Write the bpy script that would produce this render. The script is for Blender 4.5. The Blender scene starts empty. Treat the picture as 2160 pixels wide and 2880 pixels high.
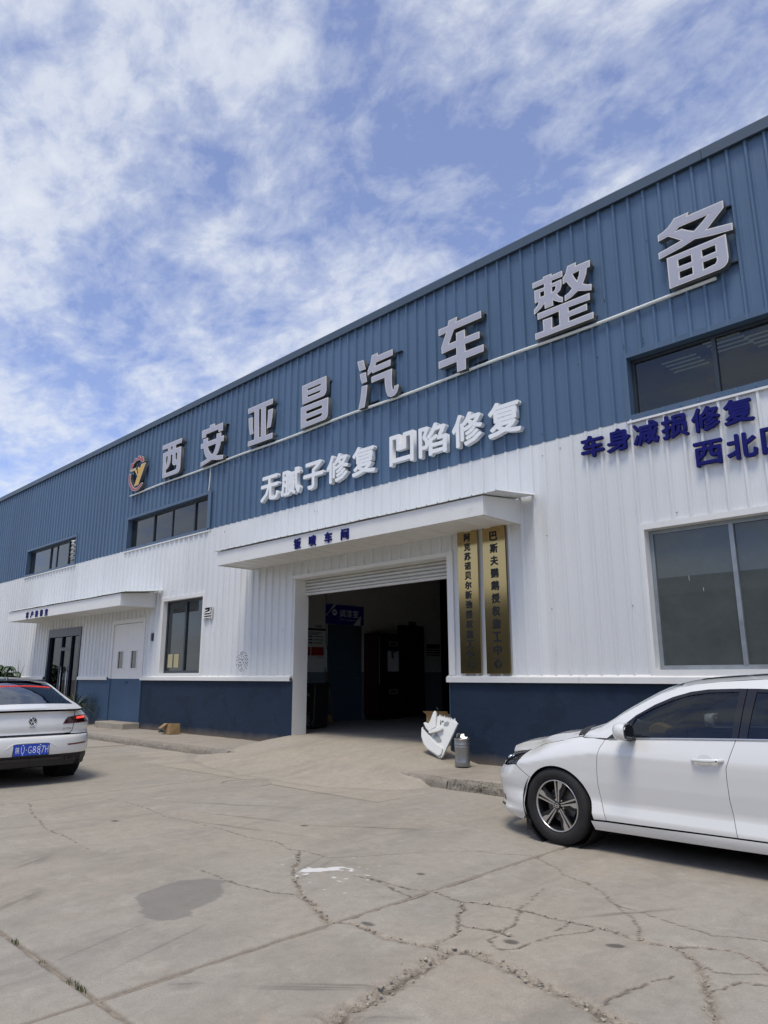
import bpy, bmesh, math, random
import numpy as np
from mathutils import Vector, Matrix
random.seed(7)
RNG = np.random.default_rng(11)
SC = bpy.context.scene
COL = SC.collection
rad = math.radians

# ------------------------------------------------------------------ camera
CAM_P, CAM_R, CAM_H = 0.225217, -0.0030007, 0.7958818      # pitch, roll, heading from -X towards +Y
def cam_basis():
    F0 = Vector((-math.cos(CAM_H), math.sin(CAM_H), 0)); U0 = Vector((0, 0, 1)); R0 = F0.cross(U0)
    F = math.cos(CAM_P)*F0 + math.sin(CAM_P)*U0; U = -math.sin(CAM_P)*F0 + math.cos(CAM_P)*U0
    R = math.cos(CAM_R)*R0 + math.sin(CAM_R)*U; U2 = -math.sin(CAM_R)*R0 + math.cos(CAM_R)*U
    return R, U2, F
R_, U_, F_ = cam_basis()
camd = bpy.data.cameras.new('camera'); cam = bpy.data.objects.new('camera', camd); COL.objects.link(cam)
camd.sensor_fit = 'HORIZONTAL'; camd.sensor_width = 36.0; camd.lens = 1996.0/2160.0*36.0
camd.clip_start = 0.05; camd.clip_end = 3000
M = Matrix((R_, U_, -F_)).transposed().to_4x4(); M.translation = Vector((0, -9.27, 1.47))
cam.matrix_world = M
SC.camera = cam

# ------------------------------------------------------------------ light, sky, exposure
SUN_ELEV, SUN_AZ = rad(66), rad(156)       # azimuth clockwise from +Y
W = bpy.data.worlds.new('World'); SC.world = W; W.use_nodes = True
nt = W.node_tree; nt.nodes.clear()
def N(tree, typ, **kw):
    n = tree.nodes.new(typ)
    for k, v in kw.items():
        if k in ('inp',):
            for kk, vv in v.items(): n.inputs[kk].default_value = vv
        else: setattr(n, k, v)
    return n
def LK(tree, a, b): tree.links.new(a, b)
def math_node(tree, op, a, b=None, clamp=False):
    n = tree.nodes.new('ShaderNodeMath'); n.operation = op; n.use_clamp = clamp
    for i, v in enumerate((a, b)):
        if v is None: continue
        if isinstance(v, (int, float)): n.inputs[i].default_value = v
        else: tree.links.new(v, n.inputs[i])
    return n.outputs[0]
out = N(nt, 'ShaderNodeOutputWorld'); bg = N(nt, 'ShaderNodeBackground'); LK(nt, bg.outputs[0], out.inputs[0])
sky = N(nt, 'ShaderNodeTexSky', sky_type='NISHITA', sun_disc=False, sun_elevation=SUN_ELEV, sun_rotation=SUN_AZ,
        altitude=400, air_density=1.0, dust_density=0.3, ozone_density=3.0)
SKY_STRENGTH = 0.15
skyv = N(nt, 'ShaderNodeVectorMath', operation='SCALE'); LK(nt, sky.outputs[0], skyv.inputs[0]); skyv.inputs[3].default_value = SKY_STRENGTH
tint = N(nt, 'ShaderNodeMix', data_type='RGBA', blend_type='MULTIPLY', inp={0: 1.0, 7: (1.12, 1.0, 1.14, 1)}); LK(nt, skyv.outputs[0], tint.inputs[6])
tc = N(nt, 'ShaderNodeTexCoord'); sep = N(nt, 'ShaderNodeSeparateXYZ'); LK(nt, tc.outputs['Generated'], sep.inputs[0])
den = math_node(nt, 'ADD', math_node(nt, 'MAXIMUM', sep.outputs[2], 0.0), 0.22)
px = math_node(nt, 'DIVIDE', sep.outputs[0], den); py = math_node(nt, 'DIVIDE', sep.outputs[1], den)
cmb = N(nt, 'ShaderNodeCombineXYZ'); LK(nt, px, cmb.inputs[0]); LK(nt, py, cmb.inputs[1])
CLOUD_OFF, CLOUD_ROT = (5.9, 13.4, 3.3), rad(35)
mapA = N(nt, 'ShaderNodeMapping', inp={1: CLOUD_OFF, 2: (0, 0, CLOUD_ROT), 3: (0.75, 1.0, 1)}); LK(nt, cmb.outputs[0], mapA.inputs[0])
nA = N(nt, 'ShaderNodeTexNoise', inp={'Scale': 1.7, 'Detail': 3.0, 'Roughness': 0.5, 'Distortion': 0.6}); LK(nt, mapA.outputs[0], nA.inputs[0])
nB = N(nt, 'ShaderNodeTexNoise', inp={'Scale': 6.5, 'Detail': 11.0, 'Roughness': 0.58, 'Distortion': 0.35, 'Lacunarity': 2.1}); LK(nt, mapA.outputs[0], nB.inputs[0])
nC = N(nt, 'ShaderNodeTexNoise', inp={'Scale': 19.0, 'Detail': 8.0, 'Roughness': 0.62, 'Distortion': 0.3}); LK(nt, mapA.outputs[0], nC.inputs[0])
mixAB = math_node(nt, 'ADD', math_node(nt, 'MULTIPLY', nA.outputs[0], 0.42), math_node(nt, 'ADD', math_node(nt, 'MULTIPLY', nB.outputs[0], 0.41), math_node(nt, 'MULTIPLY', nC.outputs[0], 0.23)))
haze = math_node(nt, 'POWER', math_node(nt, 'SUBTRACT', 1.0, math_node(nt, 'MAXIMUM', sep.outputs[2], 0.0), True), 5.0)
dens = math_node(nt, 'ADD', mixAB, math_node(nt, 'MULTIPLY', haze, 0.10))
ramp = N(nt, 'ShaderNodeValToRGB'); LK(nt, dens, ramp.inputs[0])
cr = ramp.color_ramp; cr.interpolation = 'LINEAR'
cr.elements[0].position = 0.47; cr.elements[0].color = (0, 0, 0, 1)
cr.elements[1].position = 0.665; cr.elements[1].color = (1, 1, 1, 1)
e_ = cr.elements.new(0.54); e_.color = (0.36, 0.36, 0.36, 1); e_ = cr.elements.new(0.602); e_.color = (0.78, 0.80, 0.80, 1)
fac = math_node(nt, 'ADD', math_node(nt, 'MULTIPLY', ramp.outputs[0], 0.76), 0.10)
CLOUD_COL = (0.73, 0.765, 0.815, 1)
mixc = N(nt, 'ShaderNodeMix', data_type='RGBA'); LK(nt, fac, mixc.inputs[0]); LK(nt, tint.outputs[2], mixc.inputs[6]); mixc.inputs[7].default_value = CLOUD_COL
LK(nt, mixc.outputs[2], bg.inputs[0]); bg.inputs[1].default_value = 1.0

sund = bpy.data.lights.new('sun', 'SUN'); sun = bpy.data.objects.new('sun', sund); COL.objects.link(sun)
sund.energy = 2.1; sund.angle = rad(20); sund.color = (1.0, 0.925, 0.80)
sdir = Vector((math.sin(SUN_AZ)*math.cos(SUN_ELEV), math.cos(SUN_AZ)*math.cos(SUN_ELEV), math.sin(SUN_ELEV)))
sun.rotation_euler = sdir.to_track_quat('Z', 'Y').to_euler(); sun.location = (0, 0, 30)
VS = SC.view_settings; VS.view_transform = 'Standard'; VS.look = 'None'; VS.gamma = 1.0; VS.exposure = 0.20; VS.use_curve_mapping = False

# ------------------------------------------------------------------ helpers
def tag(o, label=None, cat=None, group=None, kind=None):
    if label: o['label'] = label
    if cat: o['category'] = cat
    if group: o['group'] = group
    if kind: o['kind'] = kind
    return o
def empty(name, loc=(0, 0, 0), rz=0.0, label=None, cat=None, group=None):
    o = bpy.data.objects.new(name, None); COL.objects.link(o); o.location = loc; o.rotation_euler = (0, 0, rz)
    o.empty_display_size = 0.1
    return tag(o, label, cat, group)
def link_mesh(name, me, mat=None, parent=None, loc=None, rot=None):
    o = bpy.data.objects.new(name, me); COL.objects.link(o)
    if mat is not None:
        me.materials.clear(); me.materials.append(mat)
    if parent is not None: o.parent = parent
    if loc is not None: o.location = loc
    if rot is not None: o.rotation_euler = rot
    return o
class MB:
    def __init__(s): s.v = []; s.f = []
    def add(s, vs, fs):
        n = len(s.v); s.v += [tuple(p) for p in vs]; s.f += [tuple(i+n for i in f) for f in fs]; return s
    def box(s, x0, x1, y0, y1, z0, z1):
        return s.add([(x0,y0,z0),(x1,y0,z0),(x1,y1,z0),(x0,y1,z0),(x0,y0,z1),(x1,y0,z1),(x1,y1,z1),(x0,y1,z1)],
                     [(0,3,2,1),(4,5,6,7),(0,1,5,4),(1,2,6,5),(2,3,7,6),(3,0,4,7)])
    def prism(s, poly, axis, a, b):
        """extrude a 2-D polygon along an axis from a to b; poly coords are the other two axes in xyz order"""
        n = len(poly)
        def P(q, t):
            return (t, q[0], q[1]) if axis == 'x' else ((q[0], t, q[1]) if axis == 'y' else (q[0], q[1], t))
        vs = [P(q, a) for q in poly] + [P(q, b) for q in poly]
        fs = [tuple(range(n-1, -1, -1)), tuple(range(n, 2*n))] + [(i, (i+1) % n, (i+1) % n+n, i+n) for i in range(n)]
        return s.add(vs, fs)
    def tube(s, pts, r, n=8, caps=True, radii=None):
        pts = [Vector(p) for p in pts]; rings = []
        up = Vector((0, 0, 1)); base = len(s.v)
        for i, p in enumerate(pts):
            d = (pts[min(i+1, len(pts)-1)] - pts[max(i-1, 0)]).normalized()
            a = d.cross(up)
            if a.length < 1e-3: a = d.cross(Vector((1, 0, 0)))
            a.normalize(); b = d.cross(a).normalized(); rr = radii[i] if radii else r
            for k in range(n):
                t = 2*math.pi*k/n; s.v.append(tuple(p + (a*math.cos(t)+b*math.sin(t))*rr))
        for i in range(len(pts)-1):
            for k in range(n):
                a0 = base+i*n+k; a1 = base+i*n+(k+1) % n
                s.f.append((a0, a1, a1+n, a0+n))
        if caps:
            s.f.append(tuple(base+k for k in range(n-1, -1, -1))); e = base+(len(pts)-1)*n; s.f.append(tuple(e+k for k in range(n)))
        return s
    def lathe(s, prof, n=48, axis='y', c=(0, 0, 0)):
        """revolve (r, t) profile about an axis"""
        base = len(s.v); m = len(prof)
        for k in range(n):
            a = 2*math.pi*k/n; ca, sa = math.cos(a), math.sin(a)
            for r, t in prof:
                p = (r*ca, t, r*sa) if axis == 'y' else ((r*ca, r*sa, t) if axis == 'z' else (t, r*ca, r*sa))
                s.v.append((p[0]+c[0], p[1]+c[1], p[2]+c[2]))
        for k in range(n):
            k2 = (k+1) % n
            for i in range(m-1):
                s.f.append((base+k*m+i, base+k2*m+i, base+k2*m+i+1, base+k*m+i+1))
        return s
    def mesh(s, name, smooth=False, fix=True):
        me = bpy.data.meshes.new(name); me.from_pydata(s.v, [], s.f)
        if fix:
            bm = bmesh.new(); bm.from_mesh(me); bmesh.ops.recalc_face_normals(bm, faces=bm.faces); bm.to_mesh(me); bm.free()
        if smooth:
            me.polygons.foreach_set('use_smooth', [True]*len(me.polygons))
        me.update(); return me
    def build(s, name, mat, parent=None, smooth=False, loc=None, rot=None, bevel=0.0, seg=2, fix=True, autos=None):
        o = link_mesh(name, s.mesh(name, smooth, fix), mat, parent, loc, rot)
        if bevel:
            b = o.modifiers.new('bevel', 'BEVEL'); b.width = bevel; b.segments = seg; b.limit_method = 'ANGLE'; b.angle_limit = rad(40)
        if autos is not None:
            try: o.data.set_sharp_from_angle(angle=rad(autos))
            except Exception: pass
        return o
def np_mesh(name, V, Fq, mat, parent=None, smooth=True):
    me = bpy.data.meshes.new(name)
    V = np.asarray(V, np.float32); Fq = np.asarray(Fq, np.int32)
    me.vertices.add(len(V)); me.vertices.foreach_set('co', V.ravel())
    k = Fq.shape[1]
    me.loops.add(Fq.size); me.loops.foreach_set('vertex_index', Fq.ravel())
    me.polygons.add(len(Fq)); me.polygons.foreach_set('loop_start', np.arange(0, Fq.size, k, dtype=np.int32))
    me.polygons.foreach_set('use_smooth', np.full(len(Fq), smooth))
    me.update(calc_edges=True); me.validate()
    return link_mesh(name, me, mat, parent)
def grid_faces(nx, ny):
    i = np.arange(nx-1)[:, None]*ny + np.arange(ny-1)[None, :]; i = i.ravel()
    return np.stack([i, i+ny, i+ny+1, i+1], 1)
def vnoise(x, y, scale, seed=0):
    """smooth value noise, numpy"""
    r = np.random.default_rng(seed); T = r.random((256, 256))
    x = np.asarray(x)*scale; y = np.asarray(y)*scale
    xi = np.floor(x).astype(int); yi = np.floor(y).astype(int); fx = x-xi; fy = y-yi
    fx = fx*fx*(3-2*fx); fy = fy*fy*(3-2*fy)
    g = lambda a, b: T[a & 255, b & 255]
    return (g(xi, yi)*(1-fx)+g(xi+1, yi)*fx)*(1-fy)+(g(xi, yi+1)*(1-fx)+g(xi+1, yi+1)*fx)*fy
def fbm(x, y, scale, seed=0, oct=4):
    s = 0; a = 1.0; t = 0
    for k in range(oct):
        s = s+a*vnoise(x, y, scale*2**k, seed+k); t += a; a *= 0.5
    return s/t

# ------------------------------------------------------------------ materials
def srgb(r, g, b):
    f = lambda c: (c/255/12.92) if c/255 <= 0.04045 else ((c/255+0.055)/1.055)**2.4
    return (f(r), f(g), f(b), 1)
MATS = {}
def mat(name, col, rough=0.5, metal=0.0, spec=0.5, coat=0.0, var=0.0, vscale=3.0, bump=0.0, bscale=40.0, col2=None, dirt=None, stretch=None, emit=None, coat_rough=0.03, trans=0.0, rand=0.0, splash=None):
    """principled material; colour varied by a noise in object space, optional fine bump and blotchy dirt"""
    if name in MATS: return MATS[name]
    m = bpy.data.materials.new(name); m.use_nodes = True; t = m.node_tree
    p = t.nodes['Principled BSDF']; c4 = tuple(col[:3])+(1,)
    p.inputs['Base Color'].default_value = c4; p.inputs['Roughness'].default_value = rough; p.inputs['Metallic'].default_value = metal
    p.inputs['Specular IOR Level'].default_value = spec; p.inputs['Coat Weight'].default_value = coat; p.inputs['Coat Roughness'].default_value = coat_rough
    if emit:
        p.inputs['Emission Color'].default_value = tuple(emit[:3])+(1,); p.inputs['Emission Strength'].default_value = emit[3]
    src = None
    if var or col2 or bump or dirt:
        geo = t.nodes.new('ShaderNodeNewGeometry'); mp = t.nodes.new('ShaderNodeMapping'); LK(t, geo.outputs['Position'], mp.inputs[0])
        if stretch: mp.inputs[3].default_value = stretch
    if var or col2:
        n = N(t, 'ShaderNodeTexNoise', inp={'Scale': vscale, 'Detail': 6.0, 'Roughness': 0.62}); LK(t, mp.outputs[0], n.inputs[0])
        mx = N(t, 'ShaderNodeMix', data_type='RGBA'); rp = N(t, 'ShaderNodeMapRange', inp={1: 0.32, 2: 0.68}); LK(t, n.outputs[0], rp.inputs[0]); LK(t, rp.outputs[0], mx.inputs[0])
        a = tuple(x*(1-var) for x in c4[:3])+(1,); b = col2 if col2 else tuple(min(1, x*(1+var)) for x in c4[:3])+(1,)
        mx.inputs[6].default_value = a; mx.inputs[7].default_value = tuple(b[:3])+(1,); src = mx.outputs[2]
        rr = N(t, 'ShaderNodeMapRange', inp={1: 0.3, 2: 0.7, 3: max(0, rough-0.06), 4: min(1, rough+0.08)}); LK(t, n.outputs[0], rr.inputs[0]); LK(t, rr.outputs[0], p.inputs['Roughness'])
    if dirt:   # (colour, scale, lo, hi, amount)
        dc, ds, lo, hi, am = dirt
        n2 = N(t, 'ShaderNodeTexNoise', inp={'Scale': ds, 'Detail': 8.0, 'Roughness': 0.7, 'Distortion': 0.3}); LK(t, mp.outputs[0], n2.inputs[0])
        r2 = N(t, 'ShaderNodeMapRange', inp={1: lo, 2: hi, 3: 0.0, 4: am}); LK(t, n2.outputs[0], r2.inputs[0])
        mx2 = N(t, 'ShaderNodeMix', data_type='RGBA'); LK(t, r2.outputs[0], mx2.inputs[0]); mx2.inputs[7].default_value = tuple(dc[:3])+(1,)
        if src is not None: LK(t, src, mx2.inputs[6])
        else: mx2.inputs[6].default_value = c4
        src = mx2.outputs[2]
    if rand:    # sheets differ a little from one another
        oi = t.nodes.new('ShaderNodeObjectInfo'); rv = N(t, 'ShaderNodeMapRange', inp={1: 0, 2: 1, 3: 1-rand, 4: 1+rand*.4}); LK(t, oi.outputs['Random'], rv.inputs[0])
        vm = N(t, 'ShaderNodeVectorMath', operation='SCALE'); LK(t, src, vm.inputs[0]); LK(t, rv.outputs[0], vm.inputs[3]); src = vm.outputs[0]
    if splash:  # dust splashed up from the ground: (colour, height)
        sx_ = t.nodes.new('ShaderNodeSeparateXYZ'); LK(t, geo.outputs['Position'], sx_.inputs[0]); ns = N(t, 'ShaderNodeTexNoise', inp={'Scale': 3.0, 'Detail': 8.0, 'Roughness': 0.7}); LK(t, geo.outputs['Position'], ns.inputs[0])
        hz_ = math_node(t, 'SUBTRACT', math_node(t, 'ADD', splash[1], math_node(t, 'MULTIPLY', ns.outputs[0], splash[1]*.9)), sx_.outputs[2])
        rs = N(t, 'ShaderNodeMapRange', inp={1: 0.0, 2: splash[1]*.9, 3: 0, 4: splash[2]}); LK(t, hz_, rs.inputs[0])
        mx3 = N(t, 'ShaderNodeMix', data_type='RGBA'); LK(t, rs.outputs[0], mx3.inputs[0]); LK(t, src, mx3.inputs[6]); mx3.inputs[7].default_value = tuple(splash[0][:3])+(1,); src = mx3.outputs[2]
    if src is not None: LK(t, src, p.inputs['Base Color'])
    if bump:
        nb = N(t, 'ShaderNodeTexNoise', inp={'Scale': bscale, 'Detail': 5.0, 'Roughness': 0.6}); LK(t, mp.outputs[0], nb.inputs[0])
        bp = N(t, 'ShaderNodeBump', inp={'Strength': min(1, bump), 'Distance': 0.02}); LK(t, nb.outputs[0], bp.inputs['Height']); LK(t, bp.outputs[0], p.inputs['Normal'])
    MATS[name] = m; return m
def glass_mat(name, tintc=(0.2, 0.22, 0.23), refl=(0.9, 0.95, 1.0), rough=0.01, ior=1.5, boost=1.0, dust=0.0):
    m = bpy.data.materials.new(name); m.use_nodes = True; t = m.node_tree; t.nodes.clear()
    o = t.nodes.new('ShaderNodeOutputMaterial'); tr = N(t, 'ShaderNodeBsdfTransparent', inp={0: tuple(tintc)+(1,)})
    gl = N(t, 'ShaderNodeBsdfGlossy', inp={0: tuple(refl)+(1,), 1: rough}); fr = N(t, 'ShaderNodeFresnel', inp={0: ior})
    f2 = math_node(t, 'MULTIPLY', fr.outputs[0], boost, True)
    mx = t.nodes.new('ShaderNodeMixShader'); LK(t, f2, mx.inputs[0]); LK(t, tr.outputs[0], mx.inputs[1]); LK(t, gl.outputs[0], mx.inputs[2])
    last = mx.outputs[0]
    if dust:
        df = N(t, 'ShaderNodeBsdfDiffuse', inp={0: (0.36, 0.42, 0.40, 1)})
        geo = t.nodes.new('ShaderNodeNewGeometry'); n = N(t, 'ShaderNodeTexNoise', inp={'Scale': 2.5, 'Detail': 8.0, 'Roughness': 0.7}); LK(t, geo.outputs['Position'], n.inputs[0])
        r = N(t, 'ShaderNodeMapRange', inp={1: 0.3, 2: 0.75, 3: dust*0.8, 4: dust*1.2}); LK(t, n.outputs[0], r.inputs[0])
        m2 = t.nodes.new('ShaderNodeMixShader'); LK(t, r.outputs[0], m2.inputs[0]); LK(t, last, m2.inputs[1]); LK(t, df.outputs[0], m2.inputs[2]); last = m2.outputs[0]
    LK(t, last, o.inputs[0]); MATS[name] = m; return m
CRACKS = [
 (0.006, 0.008, [(-8.91, -5.03), (-8.41, -4.99), (-7.90, -5.03), (-7.32, -5.12), (-7.01, -5.08), (-6.57, -5.06), (-6.18, -5.06), (-5.78, -5.08), (-5.56, -5.01), (-5.28, -5.10), (-5.05, -5.05), (-4.79, -5.05), (-4.68, -4.94), (-4.51, -4.67)]),
 (0.012, 0.05, [(-5.18, -5.06), (-4.92, -5.26), (-4.72, -5.46), (-4.51, -5.62), (-4.35, -5.72), (-4.19, -5.83), (-3.95, -5.92), (-3.72, -6.02), (-3.59, -6.08)]),
 (0.006, 0.012, [(-5.26, -6.02), (-5.01, -6.01), (-4.75, -6.02), (-4.52, -6.00), (-4.33, -5.96), (-4.17, -5.88)]),
 (0.004, 0.006, [(-9.28, -5.82), (-8.34, -6.09), (-7.65, -6.24), (-7.28, -6.25), (-6.95, -6.27), (-6.49, -6.32)]),
 (0.03, 0.03, [(-3.59, -6.08), (-3.48, -6.00), (-3.34, -6.01), (-3.19, -6.02)]),
 (0.03, 0.045, [(-3.18, -6.04), (-3.03, -6.00), (-2.89, -5.96), (-2.79, -5.93)]),
 (0.06, 0.075, [(-2.79, -5.93), (-2.62, -5.86), (-2.44, -5.90), (-2.24, -5.95), (-2.11, -5.98), (-2.01, -5.98), (-1.90, -6.01), (-1.79, -6.06), (-1.68, -6.05), (-1.53, -6.07)]),
 (0.014, 0.03, [(-3.54, -5.17), (-3.38, -5.20), (-3.25, -5.21), (-3.14, -5.14), (-2.97, -5.11), (-2.87, -5.08), (-2.70, -5.07), (-2.54, -5.07), (-2.37, -5.04), (-2.25, -5.04), (-2.13, -5.07), (-2.02, -5.07), (-1.91, -5.04), (-1.82, -4.95), (-1.75, -4.91), (-1.66, -4.89), (-1.53, -4.92), (-1.44, -5.02), (-1.30, -5.16)]),
 (0.008, 0.014, [(-3.60, -3.84), (-3.40, -3.95), (-3.27, -4.02), (-3.10, -4.18), (-2.91, -4.25), (-2.72, -4.35), (-2.53, -4.56), (-2.35, -4.70), (-2.21, -4.86), (-2.08, -5.05)]),
 (0.008, 0.01, [(-2.48, -4.60), (-2.33, -4.59), (-2.15, -4.66), (-1.99, -4.68), (-1.82, -4.73), (-1.70, -4.66), (-1.56, -4.60), (-1.42, -4.52)]),
 (0.012, 0.016, [(-4.23, -5.26), (-3.97, -5.23), (-3.85, -5.23), (-3.70, -5.25), (-3.54, -5.17)]),
 (0.01, 0.016, [(-4.13, -5.21), (-3.93, -5.27), (-3.74, -5.32), (-3.57, -5.38)]),
 (0.004, 0.006, [(-4.51, -4.67), (-4.30, -4.33), (-4.03, -4.04), (-3.80, -3.95), (-3.60, -3.84)]),
 (0.012, 0.035, [(-3.25, -5.21), (-3.11, -5.43), (-2.99, -5.56), (-2.90, -5.74), (-2.89, -5.88), (-2.87, -5.96)]),
 (0.02, 0.02, [(-2.99, -5.56), (-2.89, -5.54), (-2.77, -5.51), (-2.67, -5.52)]),
 (0.008, 0.02, [(-2.88, -5.09), (-2.77, -5.32), (-2.73, -5.48), (-2.77, -5.51)]),
 (0.01, 0.012, [(-2.77, -5.51), (-2.66, -5.71), (-2.58, -5.73), (-2.54, -5.67), (-2.51, -5.52), (-2.48, -5.34), (-2.43, -5.26), (-2.38, -5.14), (-2.37, -5.08)]),
 (0.035, 0.05, [(-1.91, -5.04), (-1.81, -5.10), (-1.73, -5.18), (-1.65, -5.30), (-1.60, -5.44), (-1.54, -5.53), (-1.49, -5.65), (-1.42, -5.79), (-1.35, -5.94)]),
 (0.006, 0.008, [(-1.73, -5.18), (-1.63, -5.22), (-1.53, -5.18), (-1.41, -5.10)]),
 (0.01, 0.016, [(-1.55, -5.49), (-1.52, -5.41), (-1.52, -5.32), (-1.48, -5.25), (-1.37, -5.23)]),
 (0.02, 0.008, [(-1.85, -5.94), (-1.85, -5.84), (-1.84, -5.73), (-1.80, -5.58), (-1.75, -5.46), (-1.74, -5.38)]),
 (0.008, 0.005, [(-2.91, -5.05), (-2.94, -4.92), (-2.98, -4.78), (-3.03, -4.57)]),
 (0.07, 0.1, [(-2.77, -5.93), (-2.75, -6.12), (-2.72, -6.30), (-2.68, -6.48), (-2.65, -6.73), (-2.62, -6.89), (-2.60, -6.99)]),
 (0.006, 0.008, [(-2.52, -5.27), (-2.54, -5.07), (-2.43, -5.05)]),
]
WET_POLY = [(-4.847, -6.713), (-4.977, -6.623), (-5.008, -6.502), (-5.042, -6.376), (-5.049, -6.261), (-4.977, -6.150), (-4.954, -6.086), (-4.797, -6.019), (-4.763, -6.110), (-4.624, -6.172), (-4.487, -6.297), (-4.409, -6.461), (-4.381, -6.563), (-4.281, -6.623), (-4.286, -6.716), (-4.349, -6.806), (-4.481, -6.844), (-4.600, -6.806), (-4.644, -6.752)]
WHITE_POLY = [(-4.619, -5.501), (-4.661, -5.421), (-4.565, -5.291), (-4.504, -5.175), (-4.375, -5.147), (-4.324, -5.218), (-4.423, -5.249), (-4.493, -5.353), (-4.507, -5.457), (-4.518, -5.538)]
# ------------------------------------------------------------------ ground
def concrete_mat(name, base, warm, dark, use_attr=False, bump=0.35, speck=0.5, rubble=0.0):
    m = bpy.data.materials.new(name); m.use_nodes = True; t = m.node_tree; p = t.nodes['Principled BSDF']
    geo = t.nodes.new('ShaderNodeNewGeometry'); pos = geo.outputs['Position']
    def noise(scale, det=6, rough=0.6, dist=0.0, stretch=None, rot=0.0):
        src = pos
        if stretch:
            mp = N(t, 'ShaderNodeMapping', inp={2: (0, 0, rot), 3: stretch}); LK(t, pos, mp.inputs[0]); src = mp.outputs[0]
        n = N(t, 'ShaderNodeTexNoise', inp={'Scale': scale, 'Detail': det, 'Roughness': rough, 'Distortion': dist}); LK(t, src, n.inputs[0]); return n.outputs[0]
    def rng(v, a, b, lo=0.0, hi=1.0):
        r = N(t, 'ShaderNodeMapRange', inp={1: a, 2: b, 3: lo, 4: hi}); LK(t, v, r.inputs[0]); return r.outputs[0]
    def mix(f, a, b):
        mx = N(t, 'ShaderNodeMix', data_type='RGBA')
        for i, v in ((0, f), (6, a), (7, b)):
            if isinstance(v, (tuple, float, int)): mx.inputs[i].default_value = v if not isinstance(v, tuple) else tuple(v[:3])+(1,)
            else: LK(t, v, mx.inputs[i])
        return mx.outputs[2]
    c = mix(rng(noise(0.45, 5, 0.55, 0.5), 0.35, 0.65), base, warm)
    c = mix(rng(noise(1.6, 8, 0.65, 0.6, (1.0, 0.45, 1), 0.5), 0.46, 0.74, 0, 0.62), c, dark)
    c = mix(rng(noise(3.5, 9, 0.7, 0.8), 0.54, 0.70, 0, 0.5), c, tuple(min(1, x*1.32) for x in base[:3]))
    c = mix(rng(noise(6.0, 8, 0.7, 0.2, (1, 0.12, 1), 1.0), 0.60, 0.75, 0, 0.30), c, tuple(x*0.6 for x in dark[:3]))
    c = mix(rng(noise(95, 3, 0.7), 0.42, 0.70, 0, speck), c, tuple(x*0.62 for x in base[:3]))
    c = mix(rng(noise(140, 2, 0.6), 0.60, 0.72, 0, 0.35), c, tuple(min(1, x*1.5) for x in base[:3]))
    c = mix(rng(noise(9.0, 9, 0.75, 0.6), 0.44, 0.66, 0, 0.30), c, tuple(x*0.86 for x in dark[:3]))
    c = mix(rng(noise(1.1, 9, 0.7, 1.2, (1.0, 0.35, 1), 0.9), 0.55, 0.72, 0, 0.35), c, tuple(x*0.7 for x in dark[:3]))
    c = mix(rng(noise(2.4, 7, 0.65, 1.5), 0.60, 0.72, 0, 0.30), c, (min(1, warm[0]*1.1), warm[1]*.93, warm[2]*.80))
    if rubble: c = mix(rng(noise(26, 5, 0.7, 0.4), 0.47, 0.60, 0, rubble), c, tuple(x*0.35 for x in dark[:3])); c = mix(rng(noise(34, 4, 0.6), 0.58, 0.70, 0, rubble), c, tuple(min(1, x*1.6) for x in base[:3]))
    rough = 0.88
    if use_attr:
        def attr(nm): a = N(t, 'ShaderNodeAttribute', attribute_name=nm); return a.outputs['Fac']
        wet = attr('wet'); crk = attr('crk'); wht = attr('wht'); scuff = attr('scf')
        dirtc = mix(rng(noise(28, 6, 0.75), 0.35, 0.68), srgb(128, 118, 104), srgb(176, 166, 150))
        dirtc = mix(rng(noise(120, 3, 0.7), 0.50, 0.72, 0, 0.6), dirtc, srgb(92, 84, 74))
        c = mix(scuff, c, tuple(x*0.32 for x in dark[:3]))
        c = mix(math_node(t, 'MULTIPLY', wet, 0.55), c, tuple(x*0.44 for x in (base[0]*0.92, base[1]*0.98, base[2]*1.04)))
        c = mix(crk, c, dirtc); c = mix(attr('cor'), c, srgb(72, 63, 54))  # crack dirt, then the shadow inside the cracks painted as a dark core
        c = mix(wht, c, (0.66, 0.65, 0.61))
        rr = rng(wet, 0, 1, 0.88, 0.62); LK(t, rr, p.inputs['Roughness'])
    else: p.inputs['Roughness'].default_value = rough
    LK(t, c, p.inputs['Base Color']); p.inputs['Specular IOR Level'].default_value = 0.3
    h1 = noise(60, 6, 0.7); h2 = noise(7, 5, 0.6)
    hh = math_node(t, 'ADD', math_node(t, 'MULTIPLY', h1, 0.25), math_node(t, 'MULTIPLY', h2, 0.6))
    bp = N(t, 'ShaderNodeBump', inp={'Strength': bump, 'Distance': 0.02}); LK(t, hh, bp.inputs['Height']); LK(t, bp.outputs[0], p.inputs['Normal'])
    MATS[name] = m; return m
CONC = (0.372, 0.339, 0.284); CONCW = (0.382, 0.337, 0.266); CONCD = (0.225, 0.203, 0.168)
m_slab = concrete_mat('slab concrete', CONC, CONCW, CONCD, True)
m_far = concrete_mat('yard concrete', CONC, CONCW, CONCD)
m_ramp = concrete_mat('ramp concrete', (0.42, 0.378, 0.308), (0.435, 0.385, 0.300), (0.28, 0.25, 0.20), bump=0.6, speck=0.65)
m_walk = concrete_mat('pavement concrete', (0.37, 0.335, 0.28), (0.39, 0.34, 0.265), (0.24, 0.21, 0.17), bump=0.45)
m_kerb = concrete_mat('kerb concrete', (0.26, 0.235, 0.195), (0.30, 0.265, 0.205), (0.12, 0.11, 0.09), bump=1.0, speck=0.8, rubble=.75)
m_kerb2 = concrete_mat('smooth kerb concrete', (0.30, 0.27, 0.225), (0.33, 0.29, 0.23), (0.15, 0.135, 0.11), bump=0.8, speck=0.6, rubble=.25)
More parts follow.
